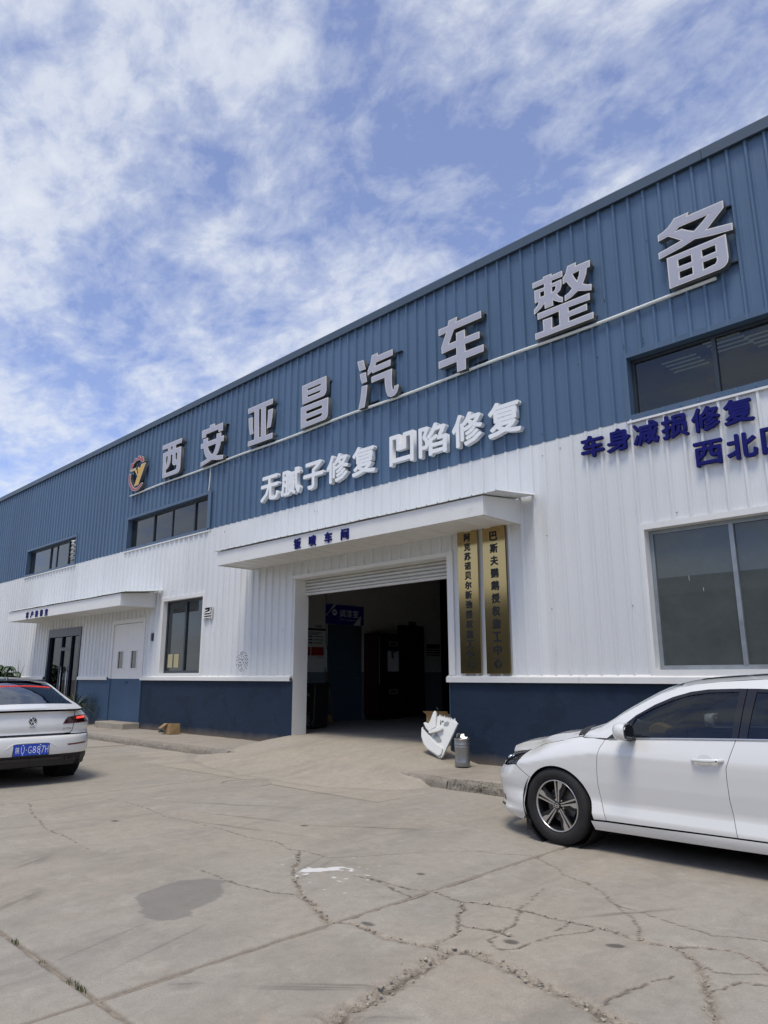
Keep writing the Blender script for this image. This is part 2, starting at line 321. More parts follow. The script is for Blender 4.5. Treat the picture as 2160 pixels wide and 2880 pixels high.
m_dirt = mat('joint dirt', srgb(96, 86, 74), 0.95, var=0.4, vscale=40, bump=0.6, bscale=80)

GX, GY = [-26.96, -21.11, -15.26, -9.41, -3.56, 2.29, 8.14], [-19.65, -13.6, -7.55, -1.52]
gb = MB(); S_ = 260.0
gb.add([(-S_, -S_, -0.035), (S_, -S_, -0.035), (S_, S_, -0.035), (-S_, S_, -0.035)], [(0, 1, 2, 3)])
ground = tag(gb.build('ground', m_far), kind='structure')

def seg_fields(X, Y):
    """crack mask and depth from the polylines, with ragged edges"""
    wob = (fbm(X, Y, 9.0, 3, 3)-0.5)*0.05; wob2 = (fbm(X, Y, 34.0, 9, 2)-0.5)*0.022
    wobx = (fbm(X, Y, 9.0, 23, 3)-0.5)*0.05
    Xw = X+wobx+wob2; Yw = Y+wob+wob2
    depth = np.zeros_like(X); mask = np.zeros_like(X); core_shade = np.zeros_like(X)
    rag = 0.55+0.9*vnoise(X, Y, 26.0, 5)
    for w0, w1, pts in CRACKS:
        n = len(pts)-1; w0, w1 = w0*.80, w1*.72
        for i in range(n):
            (ax, ay), (bx, by) = pts[i], pts[i+1]
            w = w0+(w1-w0)*(i+0.5)/n; r = w*3+0.10
            sel = np.nonzero((X > min(ax, bx)-r) & (X < max(ax, bx)+r) & (Y > min(ay, by)-r) & (Y < max(ay, by)+r))
            if len(sel[0]) == 0: continue
            x = Xw[sel]; y = Yw[sel]; dx, dy = bx-ax, by-ay
            t = np.clip(((x-ax)*dx+(y-ay)*dy)/(dx*dx+dy*dy+1e-9), 0, 1)
            d = np.hypot(x-ax-t*dx, y-ay-t*dy)
            ww = np.maximum(w*rag[sel], 0.006)
            m = np.clip(1.25-d/ww, 0, 1)
            depth[sel] = np.maximum(depth[sel], m*min(0.03, 0.006+w*0.38)); mask[sel] = np.maximum(mask[sel], np.clip(m*1.6, 0, 1))
            cw = np.where(ww > .018, ww*0.5*np.clip(vnoise(x, y, 17, 6)*2.2-.75, 0, 1), ww*0.75); core_shade[sel] = np.maximum(core_shade[sel], np.clip(1.3-d/np.maximum(cw, .002), 0, 1)*(.85 if w < .022 else .6))  # core mask: shadow deep in the crack, later mixed into the slab colour
            if w > 0.022:     # loose grit spread beside wide cracks
                m2 = np.clip(1.0-d/(ww*2.4), 0, 1)*0.55*vnoise(x, y, 30, 8); mask[sel] = np.maximum(mask[sel], m2)
    return depth, mask, core_shade
def in_poly(X, Y, poly):
    c = np.zeros(X.shape, bool); n = len(poly); j = n-1
    for i in range(n):
        xi, yi = poly[i]; xj, yj = poly[j]
        q = ((yi > Y) != (yj > Y)) & (X < (xj-xi)*(Y-yi)/(yj-yi+1e-12)+xi)
        c ^= q; j = i
    return c
def axis_pts(a, b, fine, f0, f1, coarse):
    """graded spacing: fine between f0 and f1, coarse elsewhere"""
    pts = [a]; x = a
    while x < b-1e-6:
        st = fine if f0 <= x <= f1 else coarse
        if x < f0 and x+st > f0: x = f0
        else: x = min(b, x+st)
        pts.append(x)
    return np.array(pts)
SCUFFS = [(-4.6, -5.3, .9, .012, 2.0), (-4.75, -5.25, .8, .010, 2.0), (-4.0, -6.9, .7, .012, 1.9), (-4.3, -7.1, .8, .010, 1.9), (-6.3, -4.9, 1.0, .05, .25), (-6.5, -4.5, 1.1, .04, .28), (-5.2, -3.9, .9, .06, .6), (-7.4, -4.2, 1.1, .08, .5), (-2.3, -4.6, .6, .05, 1.0), (-6.41, -6.78, 0.30, 0.13, 2.2), (-5.45, -7.2, 0.36, 0.12, 2.2), (-3.43, -7.17, 0.10, 0.10, 0.9), (-2.9, -6.72, 0.5, 0.02, 0.75), (-2.86, -6.64, 0.42, 0.02, 0.75), (-2.95, -6.80, 0.34, 0.02, 0.75), (-2.55, -6.80, 0.40, 0.10, 0.75), (-2.75, -6.55, 0.3, 0.015, 0.75), (-3.4, -5.95, 0.06, 0.03, 0), (-2.6, -5.6, 0.05, 0.04, 0.3), (-5.9, -4.4, 0.05, 0.035, 0.3), (-7.5, -5.6, 0.06, 0.04, 0), (-2.15, -5.25, 0.06, 0.035, 0.6), (-3.9, -4.9, 0.04, 0.03, 0)]
for ix in range(len(GX)-1):
    for iy in range(len(GY)-1):
        x0, x1, y0, y1 = GX[ix]+0.005, GX[ix+1]-0.005, GY[iy]+0.005, GY[iy+1]-0.005
        if GX[ix] > 2 or GX[ix] < -20: f, fx, fy = 0.4, (0, 0), (0, 0)
        fine = 0.015; fx = (1, 0); fy = (1, 0); coarse = 0.35
        if ix == 3 and iy == 2: fx = (-9.41, -3.5); fy = (-7.6, -3.3); coarse = 0.03
        elif ix == 4 and iy == 2: fx = (-3.6, -0.9); fy = (-7.6, -3.3); coarse = 0.12
        elif ix in (3, 4) and iy == 1: fx = (-5.4, -1.0); fy = (-8.1, -7.5); coarse = 0.12
        elif ix == 2 and iy == 2: coarse = 0.06
        xs = axis_pts(x0, x1, fine, fx[0], fx[1], coarse); ys = axis_pts(y0, y1, fine, fy[0], fy[1], coarse)
        X, Y = np.meshgrid(xs, ys, indexing='ij')
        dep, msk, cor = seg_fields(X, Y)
        Z = (fbm(X, Y, 0.7, 40, 3)-0.5)*0.012 + (vnoise(X, Y, 25, 41)-0.5)*0.0012 - dep + dep*(vnoise(X, Y, 38, 44)-0.3)*0.9
        edge = np.minimum(np.minimum(X-x0, x1-X), np.minimum(Y-y0, y1-Y)); er = 0.014*vnoise(X, Y, 11, 50)+0.002
        ch = np.clip(1-edge/(er*2), 0, 1); Z -= 0.016*ch
        msk = np.maximum(msk, np.clip(ch*1.1, 0, 1)*0.75)
        wet = np.zeros_like(X); wht = np.zeros_like(X); scf = np.zeros_like(X)
        if coarse < 0.2:
            wob = (fbm(X, Y, 10, 61, 3)-0.5)*0.05
            wet = in_poly(X+wob, Y+wob, WET_POLY)*1.0
            wh = (fbm(X, Y, 14, 70, 4)); cx, cy = np.mean(WHITE_POLY, 0)
            wht = (in_poly(X+wob*0.6, Y+wob*0.6, WHITE_POLY) & (wh > 0.40))*1.0
            dd = np.hypot((X-cx)/1.6, Y-cy)
            wht = np.maximum(wht, ((vnoise(X, Y, 24, 72) > 0.86+0.14*np.clip(dd/0.5, 0, 1)) & (dd < 0.55))*0.9)
            for sx, sy, la, lb, an in SCUFFS:
                ca, sa = math.cos(an), math.sin(an); u = (X-sx)*ca+(Y-sy)*sa; v = -(X-sx)*sa+(Y-sy)*ca
                q = np.clip(1.3-np.hypot(u/la, v/lb)*1.3, 0, 1)
                if max(la, lb) > 0.08: q = q*np.clip(fbm(u*0.6, v*4, 9, 80, 3)*2.2-0.55, 0, 1)*0.5
                else: q = np.clip(q*3, 0, 1)*0.8
                scf = np.maximum(scf, q)
        o = np_mesh('slab', np.stack([X.ravel(), Y.ravel(), Z.ravel()], 1), grid_faces(len(xs), len(ys)), m_slab, ground)
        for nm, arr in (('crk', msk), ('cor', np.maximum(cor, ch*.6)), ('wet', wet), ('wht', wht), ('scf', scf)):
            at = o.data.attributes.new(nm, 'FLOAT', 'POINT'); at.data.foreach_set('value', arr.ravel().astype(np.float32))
m_fill = mat('joint filler', srgb(140, 129, 113), 0.95, var=0.3, vscale=14, bump=0.5, bscale=70)
for gx in GX: MB().box(gx-.010, gx+.010, GY[0], GY[-1], -.034, -.010).build('joint_filler', m_fill, ground)
for gy in GY[:-1]:
    for i in range(len(GX)-1): MB().box(GX[i]+.0101, GX[i+1]-.0101, gy-.010, gy+.010, -.034, -.011).build('joint_filler', m_fill, ground)
# crumbled stones lying in the wide cracks, one heap nobody could count
def stone_heap(name, spots, mname, parent=None):
    t = (1+5**.5)/2; ico = np.array([(-1,t,0),(1,t,0),(-1,-t,0),(1,-t,0),(0,-1,t),(0,1,t),(0,-1,-t),(0,1,-t),(t,0,-1),(t,0,1),(-t,0,-1),(-t,0,1)], float); ico /= np.linalg.norm(ico[0])
    fi = np.array([(0,11,5),(0,5,1),(0,1,7),(0,7,10),(0,10,11),(1,5,9),(5,11,4),(11,10,2),(10,7,6),(7,1,8),(3,9,4),(3,4,2),(3,2,6),(3,6,8),(3,8,9),(4,9,5),(2,4,11),(6,2,10),(8,6,7),(9,8,1)])
    V = []; F = []
    for k, (x, y, z, s) in enumerate(spots):
        q = ico*RNG.uniform(0.65, 1.15, (12, 1))*np.array([RNG.uniform(.7, 1.4), RNG.uniform(.7, 1.4), RNG.uniform(.45, .8)])*s
        a = RNG.uniform(0, 6.28); c, sn = math.cos(a), math.sin(a)
        q = np.stack([q[:, 0]*c-q[:, 1]*sn, q[:, 0]*sn+q[:, 1]*c, q[:, 2]], 1)+np.array([x, y, z])
        V.append(q); F.append(fi+12*k)
    return np_mesh(name, np.concatenate(V), np.concatenate(F), mname, parent, smooth=False)
m_stone = mat('crumbled concrete', srgb(160, 151, 136), 0.95, var=0.35, vscale=25, bump=0.4, bscale=90)
spots = []
for w0, w1, pts in CRACKS:
    w = (w0+w1)/2*.66
    if w < 0.011: continue
    for i in range(len(pts)-1):
        (ax, ay), (bx, by) = pts[i], pts[i+1]; L = math.hypot(bx-ax, by-ay)
        for k in range(int(L*(70 if w > .03 else 25))):
            t = RNG.uniform(); s = min(0.022, abs(RNG.normal(0.004, 0.004))+0.0025)
            if RNG.uniform() < 0.02 and w > .04: s *= 1.7
            spots.append((ax+(bx-ax)*t+RNG.normal(0, w*0.62), ay+(by-ay)*t+RNG.normal(0, w*0.62), -0.004+s*0.2, s))
tag(stone_heap('rubble', spots, m_stone), 'crumbled grey concrete stones lying in the wide cracks of the yard', 'rubble', kind='stuff')
# grass along the joint between the slabs
gr = MB()
def tuft(x, y, n, hh, sp):
    for k in range(n):
        a = RNG.uniform(0, 6.28); l = hh*RNG.uniform(.5, 1.1); bx, by = x+RNG.normal(0, sp), y+RNG.normal(0, sp*.35); w = 0.0022
        dx, dy = math.cos(a), math.sin(a); lean = RNG.uniform(.5, 1.4)*l
        p0 = (bx-dy*w, by+dx*w, -.02); p1 = (bx+dy*w, by-dx*w, -.02); m0 = (bx+dx*lean*.4-dy*w*.8, by+dy*lean*.4+dx*w*.8, l*.6); m1 = (bx+dx*lean*.4+dy*w*.8, by+dy*lean*.4-dx*w*.8, l*.6)
        tp = (bx+dx*lean, by+dy*lean, l*.9)
        gr.add([p0, p1, m1, m0, tp], [(0, 1, 2, 3), (3, 2, 4)])
for x, n, hh in [(-4.62, 24, .015), (-3.76, 30, .016), (-3.84, 12, .012), (-4.2, 6, .009)]:
    tuft(x, -7.55, n, hh, 0.028)
m_grass = mat('joint grass', (0.085, 0.105, 0.035), 0.7, var=0.4, vscale=60)
tag(gr.build('grass', m_grass, fix=False), 'short green weeds growing along the joint between two slabs', 'grass', kind='stuff')

# pavement along the wall, kerb and ramp
def smooth01(t): t = np.clip(t, 0, 1); return t*t*(3-2*t)
xs = np.arange(-42, 8.01, 0.08); ys = np.linspace(-1.52, 0.06, 22); X, Y = np.meshgrid(xs, ys, indexing='ij')
Z = 0.12+(fbm(X, Y, 1.2, 90, 4)-0.5)*0.02-0.012*np.clip((-1.40-Y)/0.12, 0, 1)
pave = tag(np_mesh('pavement', np.stack([X.ravel(), Y.ravel(), Z.ravel()], 1), grid_faces(len(xs), len(ys)), m_walk), kind='structure')
def kerb_run(x0, x1, seed, rough, mk):
    xs = np.arange(x0, x1+1e-6, 0.03); prof = [(-1.505, .128), (-1.53, .126), (-1.56, .118), (-1.585, .10), (-1.60, .075), (-1.61, .04), (-1.615, .0), (-1.615, -.05)]
    V = np.zeros((len(xs), len(prof), 3))
    for j, (y, z) in enumerate(prof):
        n1 = (fbm(xs, np.full_like(xs, j*0.35), 5.0, seed, 4)-0.5)*rough; n2 = (fbm(xs, np.full_like(xs, j*0.7), 16.0, seed+5, 3)-0.5)*rough*0.7
        V[:, j, 0] = xs; V[:, j, 1] = y+n1+n2; V[:, j, 2] = z+(n2-n1)*0.5*(z > 0)
    e0 = smooth01((xs-x0)/0.35)*smooth01((x1-xs)/0.25); V[:, :, 2] = np.where(V[:, :, 2] > 0, V[:, :, 2]*(0.90+0.10*e0[:, None]), V[:, :, 2])
    return tag(np_mesh('kerb', V.reshape(-1, 3), grid_faces(len(xs), len(prof))[:, ::-1], mk), kind='structure')
kerb_run(-42, -11.55, 100, 0.035, m_kerb2); kerb_run(-7.35, -6.35, 120, 0.03, m_kerb2); kerb_run(-6.35, 8.0, 125, 0.065, m_kerb)
TOE = [(-14, -1.2), (-12.6, -1.75), (-11.69, -2.31), (-10.4, -2.62), (-9.21, -2.74), (-8.4, -2.74), (-7.67, -2.68), (-6.84, -2.3), (-6.5, -1.9)]
xs = np.arange(-13.6, -6.3, 0.04); ys = np.arange(-2.95, 0.45, 0.04); X, Y = np.meshgrid(xs, ys, indexing='ij')
yt = np.interp(X, [a for a, b in TOE], [b for a, b in TOE])
lat = smooth01((X+13.4)/2.0)*smooth01((-6.55-X)/0.30)
Z = 0.315*smooth01(((Y-yt)/(0.25-yt))**0.85)*lat + (fbm(X, Y, 2.2, 130, 4)-0.5)*0.03*lat - 0.012 + 0.012*smooth01((Y-yt)/0.3)*lat
top_ = 0.112
lr = smooth01((-6.95-X)/0.85)
Z = np.where(Z > top_, top_+(Z-top_)*lr, Z)
Z = np.where((X > -7.0) & (Y > -1.45), np.minimum(Z, 0.10), Z)
tag(np_mesh('ramp', np.stack([X.ravel(), Y.ravel(), Z.ravel()], 1), grid_faces(len(xs), len(ys)), m_ramp), kind='structure')
# manhole cover ring set in the yard
mh = empty('manhole_cover', (-8.74, -3.13, 0.001), 0, 'round concrete coloured manhole cover set flush in the yard slab', 'manhole')
mb = MB(); mb.lathe([(0.0, .004), (0.30, .004), (0.315, .0), (0.315, -.02)], 48, 'z'); mb.build('lid', m_far, mh, smooth=False)
mb = MB(); mb.lathe([(0.325, -.02), (0.325, .004), (0.36, .005), (0.372, .0), (0.372, -.02)], 48, 'z'); mb.build('rim', m_far, mh)
BIG = {
 '西': ((-16.959, 7.174), [
  [(-0.518, 0.482), (0.514, 0.465), (0.518, 0.338), (0.22, 0.345), (0.222, 0.246), (0.495, 0.237), (0.517, -0.345), (0.503, -0.416), (0.451, -0.461), (0.355, -0.482), (-0.415, -0.472), (-0.455, 0.246), (-0.205, 0.248), (-0.208, 0.342), (-0.504, 0.355)],
  [(-0.043, 0.355), (0.044, 0.345), (0.044, 0.249), (-0.033, 0.25)],
  [(-0.267, 0.117), (-0.188, 0.119), (-0.188, 0.026), (-0.206, -0.072), (-0.259, -0.176)],
  [(-0.019, 0.113), (0.062, 0.108), (0.077, -0.133), (0.115, -0.194), (0.184, -0.228), (0.318, -0.228), (0.317, -0.309), (0.302, -0.349), (0.235, -0.361), (-0.241, -0.364), (-0.246, -0.274), (-0.149, -0.23), (-0.067, -0.165), (-0.025, -0.073)],
  [(0.224, 0.113), (0.313, 0.105), (0.321, -0.104), (0.279, -0.098), (0.245, -0.056)],
 ]),
 '安': ((-14.935, 7.129), [
  [(-0.515, 0.456), (-0.139, 0.444), (-0.146, 0.518), (0.085, 0.51), (0.084, 0.438), (0.448, 0.443), (0.466, 0.23), (0.27, 0.237), (0.261, 0.31), (-0.304, 0.313), (-0.303, 0.241), (-0.489, 0.243)],
  [(-0.421, 0.209), (-0.21, 0.203), (-0.21, 0.096), (0.192, 0.088), (0.187, 0.208), (0.394, 0.198), (0.387, 0.1), (0.512, 0.093), (0.524, -0.047), (0.395, -0.048), (0.377, -0.128), (0.331, -0.228), (0.278, -0.309), (0.203, -0.362), (0.521, -0.412), (0.53, -0.518), (0.264, -0.486), (0.016, -0.429), (-0.095, -0.455), (-0.487, -0.507), (-0.493, -0.399), (-0.176, -0.36), (-0.279, -0.273), (-0.347, -0.168), (-0.386, -0.04), (-0.516, -0.031), (-0.53, 0.099), (-0.41, 0.092)],
  [(-0.187, -0.038), (0.189, -0.043), (0.163, -0.149), (0.101, -0.252), (0.029, -0.3), (-0.076, -0.217), (-0.152, -0.129)],
 ]),
 '亚': ((-12.920, 7.149), [
  [(-0.5, 0.481), (0.464, 0.476), (0.471, 0.349), (0.212, 0.352), (0.242, -0.357), (0.493, -0.351), (0.5, -0.481), (-0.449, -0.467), (-0.45, -0.346), (-0.201, -0.352), (-0.236, 0.351), (-0.484, 0.35)],
  [(-0.053, 0.352), (0.028, 0.352), (0.06, -0.349), (-0.025, -0.344)],
  [(-0.465, 0.232), (-0.31, 0.226), (-0.291, 0.014), (-0.241, -0.195), (-0.379, -0.202), (-0.434, -0)],
  [(0.307, 0.235), (0.477, 0.232), (0.465, 0.007), (0.418, -0.194), (0.277, -0.199), (0.3, 0)],
 ]),
 '昌': ((-10.977, 7.118), [
  [(-0.42, 0.49), (0.377, 0.486), (0.389, 0.166), (0.372, 0.109), (0.33, 0.067), (0.273, 0.056), (-0.397, 0.053)],
  [(-0.235, 0.371), (0.204, 0.365), (0.205, 0.325), (-0.228, 0.325)],
  [(-0.23, 0.222), (0.208, 0.219), (0.2, 0.191), (0.156, 0.173), (-0.224, 0.176)],
  [(-0.449, -0.005), (0.449, -0.013), (0.448, -0.378), (0.424, -0.443), (0.365, -0.481), (-0.436, -0.49)],
  [(-0.264, -0.131), (0.256, -0.132), (0.258, -0.199), (-0.261, -0.2)],
  [(-0.258, -0.309), (0.261, -0.306), (0.257, -0.351), (0.214, -0.373), (-0.255, -0.378)],
 ]),
 '汽': ((-9.084, 7.099), [
  [(-0.564, 0.509), (-0.386, 0.492), (-0.361, 0.381), (-0.319, 0.278), (-0.495, 0.285), (-0.537, 0.396)],
  [(-0.489, 0.215), (-0.323, 0.214), (-0.309, 0.111), (-0.283, 0.001), (-0.426, -0.004), (-0.47, 0.112)],
  [(-0.432, -0.063), (-0.277, -0.069), (-0.299, -0.278), (-0.352, -0.515), (-0.526, -0.515), (-0.467, -0.318)],
  [(-0.154, 0.512), (0.01, 0.515), (0.014, 0.459), (0.413, 0.453), (0.421, 0.33), (-0.026, 0.323), (-0.062, 0.257), (0.358, 0.261), (0.357, 0.135), (-0.138, 0.129), (-0.142, 0.174), (-0.264, 0.117), (-0.266, 0.234), (-0.183, 0.364)],
  [(-0.16, 0.058), (0.395, 0.061), (0.389, -0.112), (0.392, -0.276), (0.408, -0.369), (0.429, -0.385), (0.449, -0.371), (0.452, -0.314), (0.564, -0.312), (0.559, -0.384), (0.525, -0.458), (0.458, -0.503), (0.357, -0.51), (0.281, -0.465), (0.234, -0.354), (0.205, -0.187), (0.201, -0.064), (-0.16, -0.064)],
 ]),
 '车': ((-7.038, 7.112), [
  [(-0.481, 0.427), (-0.268, 0.423), (-0.246, 0.518), (-0.049, 0.521), (-0.072, 0.437), (0.466, 0.439), (0.47, 0.308), (-0.127, 0.305), (-0.254, 0.073), (-0.084, 0.073), (-0.087, 0.218), (0.107, 0.22), (0.111, 0.075), (0.42, 0.071), (0.419, -0.053), (0.105, -0.052), (0.115, -0.191), (0.495, -0.193), (0.494, -0.319), (0.114, -0.325), (0.111, -0.521), (-0.081, -0.518), (-0.086, -0.323), (-0.492, -0.332), (-0.495, -0.196), (-0.089, -0.193), (-0.088, -0.053), (-0.419, -0.066), (-0.424, 0.058), (-0.307, 0.307), (-0.479, 0.298)],
 ]),
 '整': ((-5.027, 7.155), [
  [(-0.506, 0.481), (-0.31, 0.478), (-0.308, 0.511), (-0.153, 0.507), (-0.155, 0.474), (0.035, 0.475), (0.037, 0.376), (-0.156, 0.384), (-0.164, 0.333), (0.014, 0.337), (0.011, 0.232), (-0.019, 0.162), (-0.08, 0.122), (-0.034, 0.059), (0.018, 0.026), (0.014, -0.061), (-0.056, -0.029), (-0.145, 0.034), (-0.155, 0.063), (-0.154, -0.048), (-0.307, -0.049), (-0.31, 0.043), (-0.379, -0.013), (-0.505, -0.08), (-0.504, 0.007), (-0.431, 0.065), (-0.406, 0.117), (-0.481, 0.11), (-0.481, 0.335), (-0.298, 0.323), (-0.298, 0.385), (-0.509, 0.385)],
  [(-0.375, 0.267), (-0.301, 0.266), (-0.304, 0.184), (-0.375, 0.184)],
  [(-0.159, 0.27), (-0.094, 0.267), (-0.099, 0.22), (-0.126, 0.19), (-0.162, 0.182)],
  [(0.129, 0.512), (0.281, 0.514), (0.269, 0.459), (0.508, 0.453), (0.503, 0.339), (0.452, 0.342), (0.433, 0.246), (0.4, 0.173), (0.368, 0.115), (0.436, 0.07), (0.509, 0.048), (0.501, -0.051), (0.39, -0.017), (0.278, 0.025), (0.165, -0.033), (0.049, -0.059), (0.051, 0.033), (0.123, 0.06), (0.183, 0.108), (0.128, 0.191), (0.095, 0.257), (0.034, 0.234), (0.035, 0.344), (0.093, 0.401)],
  [(0.208, 0.343), (0.329, 0.351), (0.307, 0.26), (0.275, 0.202), (0.242, 0.26)],
  [(-0.448, -0.081), (0.464, -0.083), (0.462, -0.196), (0.102, -0.18), (0.103, -0.252), (0.409, -0.241), (0.41, -0.343), (0.102, -0.343), (0.1, -0.413), (0.505, -0.411), (0.503, -0.51), (-0.506, -0.514), (-0.507, -0.408), (-0.355, -0.41), (-0.357, -0.226), (-0.189, -0.233), (-0.197, -0.419), (-0.069, -0.414), (-0.067, -0.183), (-0.446, -0.189)],
 ]),
 '备': ((-2.986, 7.162), [
  [(-0.483, 0.358), (-0.412, 0.378), (-0.337, 0.412), (-0.286, 0.457), (-0.237, 0.513), (-0.032, 0.511), (-0.056, 0.466), (0.417, 0.46), (0.415, 0.351), (0.174, 0.142), (0.497, 0.084), (0.493, -0.017), (0.252, 0.016), (0.004, 0.07), (-0.171, 0.028), (-0.496, -0.015), (-0.497, 0.086), (-0.35, 0.106), (-0.172, 0.136), (-0.255, 0.205), (-0.342, 0.278), (-0.483, 0.261)],
  [(-0.237, 0.31), (-0.179, 0.348), (0.206, 0.347), (0.109, 0.263), (0.009, 0.196), (-0.073, 0.249), (-0.148, 0.307)],
  [(-0.392, -0.045), (0.4, -0.038), (0.402, -0.377), (0.385, -0.442), (0.341, -0.488), (0.283, -0.504), (-0.393, -0.513)],
  [(-0.24, -0.134), (-0.065, -0.132), (-0.064, -0.238), (-0.239, -0.237)],
  [(0.08, -0.131), (0.255, -0.132), (0.254, -0.227), (0.081, -0.232)],
  [(-0.237, -0.319), (-0.065, -0.318), (-0.067, -0.418), (-0.241, -0.419)],
  [(0.08, -0.311), (0.254, -0.314), (0.256, -0.36), (0.23, -0.402), (0.08, -0.419)],
 ]),
 'logo': ((-18.898, 7.154), [
  [(-0.427, 0.208), (-0.42, 0.28), (-0.392, 0.351), (-0.339, 0.385), (-0.266, 0.372), (-0.198, 0.431), (-0.168, 0.488), (-0.117, 0.486), (-0.074, 0.458), (-0.011, 0.466), (0.019, 0.517), (0.106, 0.523), (0.17, 0.439), (0.222, 0.424), (0.253, 0.465), (0.326, 0.436), (0.342, 0.37), (0.397, 0.296), (0.4, 0.276), (0.309, 0.265), (0.211, 0.336), (0.103, 0.385), (-0.026, 0.393), (-0.149, 0.369), (-0.244, 0.32), (-0.311, 0.213)],
  [(-0.488, 0.061), (-0.364, 0.059), (-0.378, -0.053), (-0.347, -0.166), (-0.277, -0.274), (-0.186, -0.361), (-0.074, -0.426), (0.042, -0.441), (0.174, -0.404), (0.302, -0.345), (0.42, -0.35), (0.352, -0.426), (0.213, -0.492), (0.08, -0.523), (-0.059, -0.518), (-0.166, -0.49), (-0.294, -0.409), (-0.405, -0.288), (-0.481, -0.14), (-0.5, -0.029)],
  [(-0.437, 0.188), (0.077, 0.186), (0.165, 0.101), (0.239, 0.23), (0.5, 0.227), (0.144, -0.367), (-0.115, -0.368), (0.049, -0.085), (-0.148, 0.116), (-0.393, 0.119)],
 ]),
}
# ------------------------------------------------------------------ building materials
m_blue = mat('blue siding paint', srgb(80, 105, 132), 0.42, rand=0.08, spec=0.4, var=0.07, vscale=1.2, bump=0.10, bscale=18, stretch=(1, 1, 0.35), dirt=(srgb(60, 79, 100), 2.2, 0.58, 0.78, 0.35))
m_white = mat('white siding paint', srgb(216, 219, 219), 0.38, rand=0.05, spec=0.4, var=0.035, vscale=1.0, bump=0.08, bscale=14, stretch=(1, 1, 0.3), dirt=(srgb(176, 172, 162), 3.0, 0.60, 0.80, 0.30))
m_trimw = mat('white trim paint', srgb(220, 220, 216), 0.45, var=0.03, vscale=2.0, dirt=(srgb(150, 145, 134), 5.0, 0.60, 0.78, 0.45), bump=0.08, bscale=20)
m_trimb = mat('blue trim paint', srgb(72, 94, 118), 0.42, var=0.06, vscale=2)
m_cope = mat('dark coping paint', srgb(64, 80, 96), 0.45, var=0.08, vscale=1.5)
m_plinth = mat('navy plinth paint', srgb(33, 48, 67), 0.75, spec=0.25, var=0.14, vscale=1.5, bump=0.30, bscale=10, dirt=(srgb(27, 39, 55), 1.3, 0.54, 0.58, 0.55), splash=(srgb(128, 116, 98), .20, .65))
m_plinth2 = mat('lighter blue plinth paint', srgb(64, 88, 113), 0.7, spec=0.3, var=0.10, vscale=1.2, bump=0.25, bscale=9, dirt=(srgb(52, 74, 98), 1.5, 0.55, 0.7, 0.5), splash=(srgb(128, 116, 98), .20, .6))
m_frame = mat('dark window frame', srgb(52, 60, 68), 0.4, metal=0.3)
m_alu = mat('aluminium window frame', srgb(150, 156, 160), 0.42, metal=0.6, var=0.12, vscale=6, dirt=(srgb(90, 95, 98), 9, 0.55, 0.75, 0.5))
m_navyframe = mat('navy door frame', srgb(26, 36, 54), 0.4)
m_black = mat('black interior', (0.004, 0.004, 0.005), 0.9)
m_pipe = mat('white conduit plastic', srgb(214, 218, 214), 0.5, var=0.05, vscale=3)
m_glass = glass_mat('window glass', (0.10, 0.115, 0.12), dust=0.035, boost=1.25)
m_glassb = glass_mat('grey green window film', (0.06, 0.07, 0.07), dust=0.19, boost=1.5)
m_glassd = glass_mat('entrance door glass', (0.16, 0.17, 0.18), dust=0.0, boost=0.7)
m_shut = mat('shutter slat', srgb(205, 206, 203), 0.45, var=0.06, vscale=4, dirt=(srgb(140, 135, 126), 6, 0.58, 0.78, 0.5))

